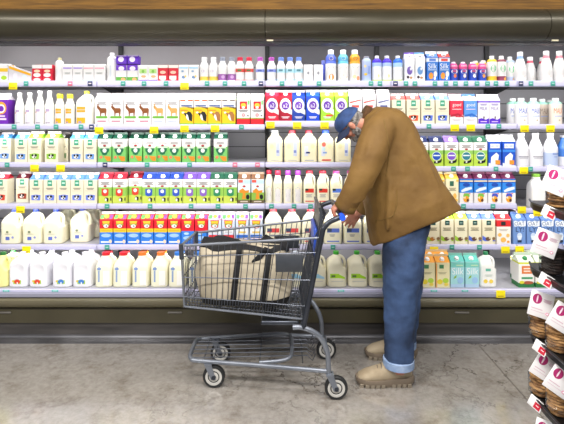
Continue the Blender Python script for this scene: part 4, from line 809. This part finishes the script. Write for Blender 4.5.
def trings(k=1.0, ks=1.0, lo=0, n=36):
    P = [(W(*f, PY), W(*q, PY), w_) for f, q, w_ in TR][lo:]; out = []; nr = 0
    F_ = smooth_path([p[0] for p in P], 3); B_ = smooth_path([p[1] for p in P], 3); W_ = spread([p[2] for p in P], 3)
    for f, q, w_ in zip(F_, B_, W_):
        c = (f + q) / 2; a = (f - q) / 2 * k; ring = []
        for j in range(n):
            t = 2 * PI * j / n; e = 2.5; cs, sn = math.cos(t), math.sin(t)
            ring.append(tuple(c + a * math.copysign(abs(cs) ** (2 / e), cs) + Vector((0, w_ * ks, 0)) * math.copysign(abs(sn) ** (2 / e), sn)))
        lift = max(0, .05 - .008 * len(out))
        ring = [(p[0], p[1], p[2] + lift * abs(p[1] - PY) / .24) for p in ring]
        out.append(ring)
    return out
LARM = [W(390, 121, -.47), W(380, 129, -.53), W(371, 154, -.615), W(361, 179, -.65), W(351, 196, -.635), W(344.5, 208, -.61)]
RARM = [W(390, 125, -.31), W(382, 134, -.23), W(376, 165, -.19), W(371, 188, -.15), W(366.5, 203, -.09), W(363.5, 209, -.06)]
AR = [.085, .098, .094, .078, .064, .058]
tan_ = noisy('tan_duck_canvas', '#6a4c1e', '#80602c', 4, .75, 0, .7, 11)
bb = MB(); bb.loft(trings(), tan_, True)
bb.tube(smooth_path(LARM, 5), spread(AR, 5), tan_, 20); bb.tube(smooth_path(RARM, 5), spread([q * .92 for q in AR], 5), tan_, 20)
def fold(pts, r_):
    P = smooth_path([W(*p) for p in pts], 6); n_ = len(P) - 1
    bb.tube(P, [.003 + r_ * math.sin(PI * i / n_) ** .7 for i in range(n_ + 1)], tan_, 10)
for f_ in ([(372, 128, -.61), (369, 150, -.69), (360, 176, -.705)], [(384, 138, -.60), (382, 158, -.66), (371, 181, -.70)], [(376, 176, -.69), (364, 181, -.71), (354, 190, -.685)], [(374, 186, -.665), (362, 190, -.695), (350, 196, -.68)], [(366, 197, -.65), (356, 201, -.68), (347, 204, -.66)]): fold(f_, .016)
for f_ in ([(393, 150, -.575), (404, 180, -.585), (412, 218, -.61)], [(400, 136, -.565), (417, 166, -.575), (436, 208, -.585)], [(389, 172, -.58), (390, 200, -.59), (387, 232, -.60)], [(404, 122, -.54), (424, 158, -.545), (443, 196, -.555)]): fold(f_, .017)
jacket = pobj(bb, 'jacket', 'tan canvas work jacket'); fixmods(jacket, .0095, 5, (.16, .02))
# jacket details: cuffs, hem band, collar, pocket seam
brown = noisy('brown_corduroy', '#4a2f16', '#5d3d20', 60, .85)
def band(cx, ax, r_, h_, nm, m_, par, loc, lab=None):
    ax = Vector(ax).normalized(); u = ax.orthogonal().normalized(); v = ax.cross(u); R = []
    for t, k in ((-.5, .94), (-.4, 1.05), (.4, 1.05), (.5, .92)):
        R.append([tuple(Vector(cx) + ax * h_ * t + (u * math.cos(2 * PI * j / 24) + v * math.sin(2 * PI * j / 24)) * r_ * k) for j in range(24)])
    q = MB(); q.loft(R, m_, True); o = q.obj(nm, par, 60, lab); o.location = loc; return o
tan2 = noisy('tan_duck_seam', '#674d1e', '#7a5d28', 6, .8)
for A, rr in ((LARM, .061), (RARM, .054)): band(L(A[-1], A[-2], .25), A[-1] - A[-2], rr, .05, 'sleeve_cuff', tan2, jacket, (0, 0, 0))
cc = W(365, 115.5, PY)
band(cc, W(360, 119, PY) - W(376, 126, PY), .062, .045, 'collar', brown, jacket, (0, 0, 0), 'brown corduroy collar')
def side_y(px, py):    # near surface of jacket at a point in the side plane
    return -.39 - .225
for pts, nm in (([(397, 190), (394, 214), (376, 221)], 'pocket_seam'), ([(384, 120), (389, 150), (386, 176)], 'armhole_seam')):
    q = MB(); dg = bpy.context.evaluated_depsgraph_get(); path = []
    for p in smooth_path([(x, 0, y) for x, y in pts], 8):
        o_ = Vector((0, -D0, H)); d_ = (W(p.x, p.z, PY) - o_).normalized(); ok, hit, nrm, _ = jacket.ray_cast(o_, d_)
        if ok: path.append(hit + nrm * .0005)
    if len(path) > 3: q.tube(path, .0035, tan2, 6); so = q.obj(nm, jacket, 60)
# ---- jeans
denim = noisy('blue_denim', '#1c2b46', '#3c557f', 5, .85, 0, .7, 13)
NL = [W(407, 226, -.48), W(404, 247, -.50), W(402, 272, -.515), W(400.5, 300, -.52), W(399.5, 330, -.53), W(398.5, 362, -.545)]
FL = [W(405, 228, -.30), W(405, 250, -.29), W(406, 275, -.28), W(405, 300, -.26), W(403.5, 325, -.24), W(402, 343, -.226)]
NR_ = [.118, .126, .118, .1, .09, .084]; FR_ = [.118, .12, .112, .1, .09, .084]
bb = MB(); bb.tube(smooth_path(NL, 5), spread(NR_, 5), denim, 24); bb.tube(smooth_path(FL, 5), spread(FR_, 5), denim, 24)
c = W(409, 222, PY); bb.ball(c, .125, .2, .12, denim, 24, 12)
jeans = pobj(bb, 'jeans', 'blue denim jeans'); fixmods(jeans, .011, 4, (.08, .02))
lden = noisy('pale_denim_inside', '#7f97bd', '#a3b7d6', 20, .85)
for A in (NL, FL): band(A[-1] + Vector((0, 0, .002)), (0, 0, 1), .087, .05, 'rolled_hem', lden, jeans, (0, 0, 0), 'pale rolled hem')
# ---- head axes
C = W(351, 123, -.40); HS = .88; fv = Vector((-.5, 0, -.866)); uv = Vector((-.866, 0, .5)); sv = Vector((0, 1, 0))
def hp(f, s, u): return C + (fv * f + sv * s + uv * u) * HS
HM = Matrix.Translation(C) @ Matrix(((fv.x, sv.x, uv.x, 0), (fv.y, sv.y, uv.y, 0), (fv.z, sv.z, uv.z, 0), (0, 0, 0, 1))) @ Matrix.Scale(HS, 4)
bb = MB()
bb.ball((0, 0, .012), .094, .075, .08, skin, 20, 14, HM)                    # skull
bb.ball((.028, 0, -.045), .062, .06, .07, skin, 18, 12, HM)                  # jaw
bb.ball((.082, 0, -.085), .02, .026, .02, skin, 12, 8, HM)                    # chin
bb.tube([hp(.088, 0, .02), hp(.104, 0, -.012), hp(.108, 0, -.026), hp(.09, 0, -.034)], [.009, .012, .014, .009], skin, 10)   # nose
for s in (-1, 1):
    bb.ball((.07, s * .034, .018), .02, .022, .012, skin, 12, 8, HM)          # brow
    bb.ball((.075, s * .036, -.025), .02, .022, .018, skin, 12, 8, HM)        # cheek
    bb.ball((.02, s * .079, -.008), .019, .009, .03, skin, 12, 8, HM); bb.ball((.016, s * .086, .006), .016, .007, .018, skin, 10, 8, HM)   # ear
bb.ball((.088, 0, -.055), .012, .024, .006, skin, 12, 8, HM)                  # lips
bb.tube([hp(-.02, 0, -.03), hp(-.045, 0, -.1), W(380, 128, PY), W(392, 140, PY)], [.058, .06, .075, .1], skin, 18)
bb.loft(trings(.62, .72, 0)[:-3], skin, True)
for A, k in ((LARM, .62), (RARM, .62)): bb.tube(smooth_path(A, 4), spread([q * k for q in AR], 4), skin, 14)
for A, R_ in ((NL, NR_), (FL, FR_)):
    bb.tube(smooth_path(A + [Vector((A[-1].x + .0, A[-1].y, .075))], 4), spread([q * .66 for q in R_] + [.045], 4), skin, 16)
    x, y = A[-1].x, A[-1].y; bb.ball((x - .07, y, .055), .11, .036, .03, skin, 16, 10); bb.ball((x + .01, y, .06), .05, .036, .035, skin, 12, 8)
# left hand around the cart bar
BX, BZ = .335, 1.02
wl = LARM[-1]
bb.tube([wl + Vector((.01, 0, .01)), Vector((.366, -.607, 1.06)), Vector((.352, -.60, 1.056))], [.034, .03, .028], skin, 14)
bb.ball((.343, -.597, 1.053), .034, .046, .02, skin, 16, 10)
for k, (y, ln) in enumerate(((-.633, .9), (-.611, 1.0), (-.589, 1.03), (-.567, .96))):
    bb.tube(smooth_path([(.35, y, 1.056), (.322, y, 1.06), (.302 - .004 * ln, y, 1.042), (.301, y, 1.017), (.313, y, .999), (.334, y, .994 + .004 * (1 - ln))], 3), spread([.0118, .0122, .0115, .0108, .010, .0088], 3), skin, 10)
bb.tube(smooth_path([(.362, -.572, 1.05), (.372, -.552, 1.03), (.364, -.545, 1.005), (.345, -.545, .992)], 3), spread([.015, .0145, .0125, .0105], 3), skin, 10)
# right hand reaching to the jug
wr = RARM[-1]; pc = W(357, 213.5, -.01)
bb.tube([wr + Vector((.012, -.01, .012)), L(wr, pc, .5), pc], [.032, .029, .026], skin, 14)
d1 = (W(349, 223, .06) - pc).normalized(); sd = Vector((d1.z, 0, -d1.x)).normalized()
if sd.x < 0: sd = -sd
pn = pc + d1 * .035
Mx = Matrix.Translation(pn) @ Matrix(((d1.x, sd.x, d1.cross(sd).x, 0), (d1.y, sd.y, d1.cross(sd).y, 0), (d1.z, sd.z, d1.cross(sd).z, 0), (0, 0, 0, 1)))
bb.ball((0, 0, 0), .05, .04, .016, skin, 16, 10, Mx)
for k, (o_, ln) in enumerate(((-.03, .072), (-.01, .082), (.01, .078), (.03, .062))):
    a = pn + d1 * .035 + sd * o_; dd = (d1 + sd * o_ * 5).normalized(); back = Vector((0, .02, -.018))
    bb.tube(smooth_path([a - d1 * .03, a, a + dd * ln * .5 + Vector((0, .004, -.002)), a + dd * ln + back * .5], 3), spread([.0105, .0108, .0098, .0082], 3), skin, 10)
bb.tube(smooth_path([pn - d1 * .02 - sd * .03, pn + d1 * .01 - sd * .055, pn + d1 * .045 - sd * .062], 3), spread([.0145, .0125, .0095], 3), skin, 10)
body = pobj(bb, 'body'); fixmods(body, .0048, 2)
# eyes, hair, beard, cap
for s in (-1, 1):
    q = MB(); q.ball((.083, s * .033, .004), .009, .0115, .0105, '#efece6', 12, 8, HM); q.ball((.0905, s * .033, .004), .003, .0052, .0052, '#2a1d14', 10, 6, HM); e = pobj(q, 'eye')
grey_hair = noisy('grey_hair', '#4a4644', '#a19c98', 60, .8, 0, .8, 150, (1, 1, 1))
q = MB(); q.ball((-.022, 0, .008), .083, .081, .078, grey_hair, 24, 14, HM); q.ball((-.062, 0, -.03), .04, .062, .05, grey_hair, 18, 10, HM)
for s in (-1, 1): q.ball((.03, s * .068, .012), .02, .013, .04, grey_hair, 12, 8, HM)
h_ = pobj(q, 'hair', 'short grey hair'); fixmods(h_, .006, 2, (.02, .008))
q = MB(); q.ball((.052, 0, -.085), .052, .056, .04, grey_hair, 20, 12, HM); q.ball((.088, 0, -.046), .016, .034, .008, grey_hair, 14, 8, HM)
for s in (-1, 1): q.ball((.032, s * .058, -.055), .03, .014, .045, grey_hair, 12, 8, HM)
h_ = pobj(q, 'beard', 'grey beard'); fixmods(h_, .006, 2, (.02, .008))
cap_m = noisy('blue_cap_cloth', '#20365f', '#304c80', 20, .8); brim_m = noisy('navy_brim_cloth', '#1a2440', '#263252', 20, .8)
q = MB(); R = []
for i in range(11):
    t = i / 10 * PI / 2; k = max(math.cos(t) ** .8, .03); z = .024 + .082 * math.sin(t)
    R.append([tuple(hp(.109 * k * math.cos(2 * PI * j / 28) - .006, .09 * k * math.sin(2 * PI * j / 28), z + .014 * k * math.cos(2 * PI * j / 28))) for j in range(28)])
q.loft(R, cap_m, True); cap = pobj(q, 'cap', 'blue baseball cap')
q = MB(); top = []; bot = []
for i in range(9):
    a = math.radians(-72 + 18 * i); row_ = []
    for j in range(5):
        t = j / 4; ext = .08 * math.cos(a * .85) ** .6 * t
        x = (.102 * math.cos(a)) + ext - .006; y = .086 * math.sin(a) * (1 - .06 * t); z = .03 + .014 * math.cos(a) - .022 * t - .35 * y * y / .09
        row_.append((x, y, z))
    top.append([tuple(hp(*p)) for p in row_] + [tuple(hp(p[0], p[1], p[2] - .004)) for p in reversed(row_)])
q.loft(top, brim_m, True); o = q.obj('brim', cap, 40, 'navy brim')
q = MB(); q.ball((-.006, 0, .107), .009, .009, .004, cap_m, 10, 6, HM); q.obj('button', cap)
# ---- shoes
suede = noisy('beige_suede', '#98886f', '#b5a58c', 10, .85); sole_m = noisy('taupe_rubber', '#6e6152', '#807263', 8, .7); lug = mat('#a09483', .7)
def shoe(tx, y, far):
    root = MB(); ln = .325
    xs_ = [0, .012, .05, .1, .15, .19, .23, .27, .305, .322]
    hw = [.018, .034, .05, .053, .049, .043, .04, .04, .035, .02]; ht = [.05, .066, .082, .098, .118, .138, .145, .14, .132, .11]
    R = []
    for x, w_, h in zip(xs_, hw, ht):
        ring = []
        for j in range(20):
            t = 2 * PI * j / 20; cs, sn = math.cos(t), math.sin(t); zz = .028 + (h - .028) * (.5 + .5 * math.copysign(abs(sn) ** .7, sn)); yy = math.copysign(abs(cs) ** .7, cs) * w_ * (1 - .35 * max(sn, 0) ** 2 * (1 if x > .14 else .5))
            ring.append((tx + x, y + yy, zz))
        R.append(ring)
    root.loft(R, suede, True); so = pobj(root, 'shoe', 'beige suede trainer', 60)
    q = MB(); R = []
    for x, w_, z0, z1 in ((-.008, .02, .03, .052), (.01, .04, .014, .05), (.06, .056, .008, .044), (.12, .056, .008, .044), (.2, .048, .008, .05), (.28, .046, .008, .055), (.318, .038, .012, .06), (.335, .022, .03, .058)):
        R.append([(tx + x, y - w_, z1), (tx + x, y - w_ - .003, (z0 + z1) / 2), (tx + x, y - w_ * .9, z0), (tx + x, y + w_ * .9, z0), (tx + x, y + w_ + .003, (z0 + z1) / 2), (tx + x, y + w_, z1)])
    q.loft(R, sole_m, True)
    for i in range(10):
        x = tx + .022 + i * .031
        for sg in (-1, 1):
            ww = .0545 if 0 < i < 5 else .047
            pa = [(x - .012, y + sg * (ww - .006), 0), (x + .012, y + sg * (ww - .006), 0), (x + .009, y + sg * (ww + .0035), .024), (x - .009, y + sg * (ww + .0035), .024)]
            pb = [(a_, y + sg * .01, c_) for a_, b__, c_ in pa]
            q.loft([pa, pb] if sg > 0 else [pb, pa], lug, True, None, False)
    q.obj('sole', so, 50)
    q = MB()
    for i in range(4):
        x = tx + .115 + i * .022; z = .1 + i * .0135; q.tube(smooth_path([(x, y - .034, z - .018), (x + .004, y - .015, z + .004), (x + .006, y + .015, z + .004), (x + .004, y + .034, z - .018)], 3), .003, '#6d6252', 6)
    q.obj('laces', so)
shoe(W(357, 380, -.545).x, -.545, False); shoe(W(366, 350, -.226).x, -.226, True)

# ================================================================ COOKIE RACK
EX = 1.1215
rack = thing('display_rack', 'black tiered bakery rack of cookie bags at right', 'rack', (1.4, -1.5, 0))
RO = Vector((1.4, -1.5, 0)); TZ = []; Y0, Y1 = 2.19 - D0, 1.45 - D0
rk = noisy('black_rack_metal', '#151517', '#1e1e21', 8, .35, .3)
for px, py in ((543, 207), (537.5, 271.5), (533, 337), (528.8, 391)):
    D = EX * F / (px - HX); TZ.append(H - (py - HY) * D / F)
TZ.append(.06)
for i, z in enumerate(TZ):
    bb = MB(); pts = [(EX, Y1), (EX, 2.1 - D0), (EX + .035, Y0), (1.56, Y0), (1.56, Y1)]
    bb.loft([[(x, y, z - .028) for x, y in pts], [(x, y, z) for x, y in pts]], rk, True, None, False)
    o = bb.obj('rack_shelf', rack); o.location = -RO
    bb = MB(); bb.tube([(EX - .004, Y1, z + .004), (EX - .004, 2.1 - D0, z + .004), (EX + .032, Y0, z + .004)], .005, mat('#55565a', .3, .8), 8); o = bb.obj('edge_wire', rack); o.location = -RO
bb = MB(); bb.box(1.56, 1.59, Y1, Y0, 0, 1.5, rk); o = bb.obj('back_panel', rack); o.location = -RO
for y in (Y0 - .02, Y1 + .02):
    bb = MB(); bb.tube([(1.57, y, 0), (1.57, y, 1.55)], .014, rk, 10); o = bb.obj('post', rack); o.location = -RO
film = clear_film('clear_bag_film', .22)
ck = noisy('baked_cookie', '#7d5630', '#c1935c', 30, .8, 0, .6, 60, lo=.4, hi=.6)
bk = noisy('dark_chocolate_cookie', '#1c1210', '#33231d', 40, .7, 0, .6, 60)
def cookie_mesh(m, seed):
    rnd = random.Random(seed); q = MB(); R = []
    prof = [(.2, 0), (.93, 0), (1, .3), (.95, .75), (.7, 1), (.2, 1.05)]; n = 20
    wob = [1 + rnd.uniform(-.05, .05) for _ in range(n)]
    for r_, z in prof: R.append([(.046 * r_ * wob[j] * math.cos(2 * PI * j / n), .046 * r_ * wob[j] * math.sin(2 * PI * j / n), z * .0125 + rnd.uniform(-.0008, .0008)) for j in range(n)])
    q.loft(R, m, True); return q.mesh('cookie', 60)
CKM = [cookie_mesh(ck, s) for s in range(3)]; BKM = [cookie_mesh(bk, s + 9) for s in range(3)]
TNAME = ['top tier', 'second tier', 'third tier', 'fourth tier', 'lowest tier']
mg = '#b0246c'
def bag(tier, px, D, n, dark, where, card, tilt, ytop, only_card=False):
    z = TZ[tier] + .001; X = max((px - HX) * D / F, EX + .05); Y = D - D0; hgt = n * .0128
    kind = 'dark chocolate cookies' if dark else 'golden cookies'
    bagname = f'{where} clear bag of {kind}' if where != 'visible' else f'clear bag of {kind}'
    root = thing('cookie_bag', f'{bagname}, {TNAME[tier]} of black rack', 'bag of cookies', (X, Y, z), 0, 'cookie bags on the rack')
    q = MB(); R = []
    for t, k in ((0, .9), (.06, 1.1), (.5, 1.16), (.95, 1.1), (1.15, .75), (1.5, .5)):
        R.append([(.049 * k * (1 + .05 * math.sin(5 * a + 7 * t)) * math.cos(a) * (1.15 if t > 1.1 else 1), .049 * k * (1 + .05 * math.sin(4 * a + 3 * t)) * math.sin(a) * (.25 if t > 1.4 else .7 if t > 1.1 else 1), t * hgt) for a in [2 * PI * j / 24 for j in range(24)]])
    q.loft(R, film, True); child('film', q.mesh('film', 60), root, 'crinkled clear film')
    # folded header card
    cx, cy = card; cc_ = W(cx, cy, Y - .062); q = MB(); w_, h_ = .092, .108
    q.rbox(-w_ / 2, w_ / 2, -.0015, .0015, 0, h_, '#f1eef0', .0014)
    q.gfx([('e', -.2, .7, .2, .2, mg), ('e', -.2, .7, .035, .15, '#f3dce8'), ('l', .06, .42, .74, 4, '#c9a9b8'), ('r', -.38, .1, .3, .33, '#d9b9c8'), ('r', -.38, .3, .2, .22, '#dcc6d0'), ('e', .32, .22, .07, .06, '#e58ab0'), ('e', .32, .22, .04, .035, '#f1eef0')], w_, h_, lambda a, c_: -.0015)
    cm = child('header_card', q.mesh('header_card'), root, 'white card with magenta oval')
    M = Matrix.Rotation(math.radians(-24), 4, 'Z') @ Matrix.Rotation(math.radians(tilt), 4, 'Y') @ Matrix.Rotation(math.radians(-10), 4, 'X')
    cm.matrix_local = Matrix.Translation(cc_ - Vector((X, Y, z))) @ M @ Matrix.Translation((0, 0, -h_ / 2))
    for i in range(n):
        o = bpy.data.objects.new('cookie', (BKM if dark else CKM)[i % 3]); COL.objects.link(o)
        o.location = (X + random.uniform(-.004, .004), Y + random.uniform(-.004, .004), z + .0012 + i * .0126); o.location.x += .006 * ((i % 2) - .5); o.rotation_euler = (0, 0, random.uniform(0, 6))
        tag(o, f'{"dark chocolate" if dark else "golden"} cookie stacked in the {(where + " clear") if where != "visible" else "clear"} bag, {TNAME[tier]}', 'cookie', bagname + ' ' + TNAME[tier])
bag(0, 560, 2.02, 6, False, 'visible', (556, 181), 22, 0)
bag(1, 553, 2.05, 8, True, 'visible', (546, 243), 18, 0)
bag(2, 541, 2.12, 8, False, 'left', (541, 305), 12, 0)
bag(2, 557, 1.985, 8, False, 'right', (563, 318), 28, 0)
bag(3, 541, 2.12, 7, False, 'left', (545, 367), 28, 0)
bag(3, 557, 1.98, 8, False, 'right', (560, 381), 30, 0)
bag(4, 548, 2.09, 8, False, 'visible', (546, 434), 12, 0)
for i, (px, py) in enumerate(((548, 213), (544.5, 284), (539, 342), (534, 406))):
    q = MB(); q.rbox(-.03, .03, -.001, .001, -.022, .026, '#efeeee', .0008); q.gfx([('r', -.05, .42, -.36, .2, '#c9203a'), ('r', .08, .3, -.1, -.02, '#f3dfe2'), ('l', -.42, .1, .4, 1, '#a9a9ad')], .06, .048, lambda a, c_: -.001)
    D = EX * F / (px + 4 - HX); o = q.obj('shelf_card'); o.location = Vector((EX - .012, D - D0, TZ[i] - .012)); o.rotation_euler = (math.radians(-14), math.radians(18), math.radians(-60))
    tag(o, f'white and red shelf card clipped on the {TNAME[i]} of black rack', 'shelf tag', 'cards on the rack edges')
# ================================================================ LIGHTS + CAMERA
def area(name, loc, rot, sx, sy, power, col=(1, 1, 1)):
    l = bpy.data.lights.new(name, 'AREA'); l.shape = 'RECTANGLE'; l.size = sx; l.size_y = sy; l.energy = power; l.color = col
    o = bpy.data.objects.new(name, l); COL.objects.link(o); o.location = loc; o.rotation_euler = rot; return o
COOL = (1, .985, .97)
area('canopy_light_strip', (.03, .07, 2.175), (math.radians(28), 0, 0), 5.15, .03, 12.5, COOL)
for row in range(1, 6):
    zb = PZ(RAILS[row][0][1], RY)
    area('shelf_light_strip', (0, .10, zb - .028), (math.radians(80), 0, 0), 5.1, .02, 7, COOL)
for y, p in ((-1.5, 40), (-3.4, 118)):
    for x in (-2.4, 0, 2.4): area('ceiling_light', (x, y, 3.5), (0, 0, 0), 1.2, .3, p, (1, .97, .93))
w = bpy.data.worlds.new('World'); scene.world = w; w.use_nodes = True
w.node_tree.nodes['Background'].inputs['Color'].default_value = (.9, .95, 1, 1); w.node_tree.nodes['Background'].inputs['Strength'].default_value = .22
cam = bpy.data.cameras.new('Camera'); co = bpy.data.objects.new('Camera', cam); COL.objects.link(co)
co.location = (0, -D0, H); co.rotation_euler = (PI / 2, 0, 0)
cam.sensor_width = 36; cam.lens = F / 564 * 36; cam.shift_y = -90 / 564; cam.clip_start = .05
scene.camera = co
scene.view_settings.view_transform = 'Standard'; scene.view_settings.look = 'None'; scene.view_settings.gamma = 1
scene.view_settings.use_curve_mapping = False; scene.view_settings.exposure = .12
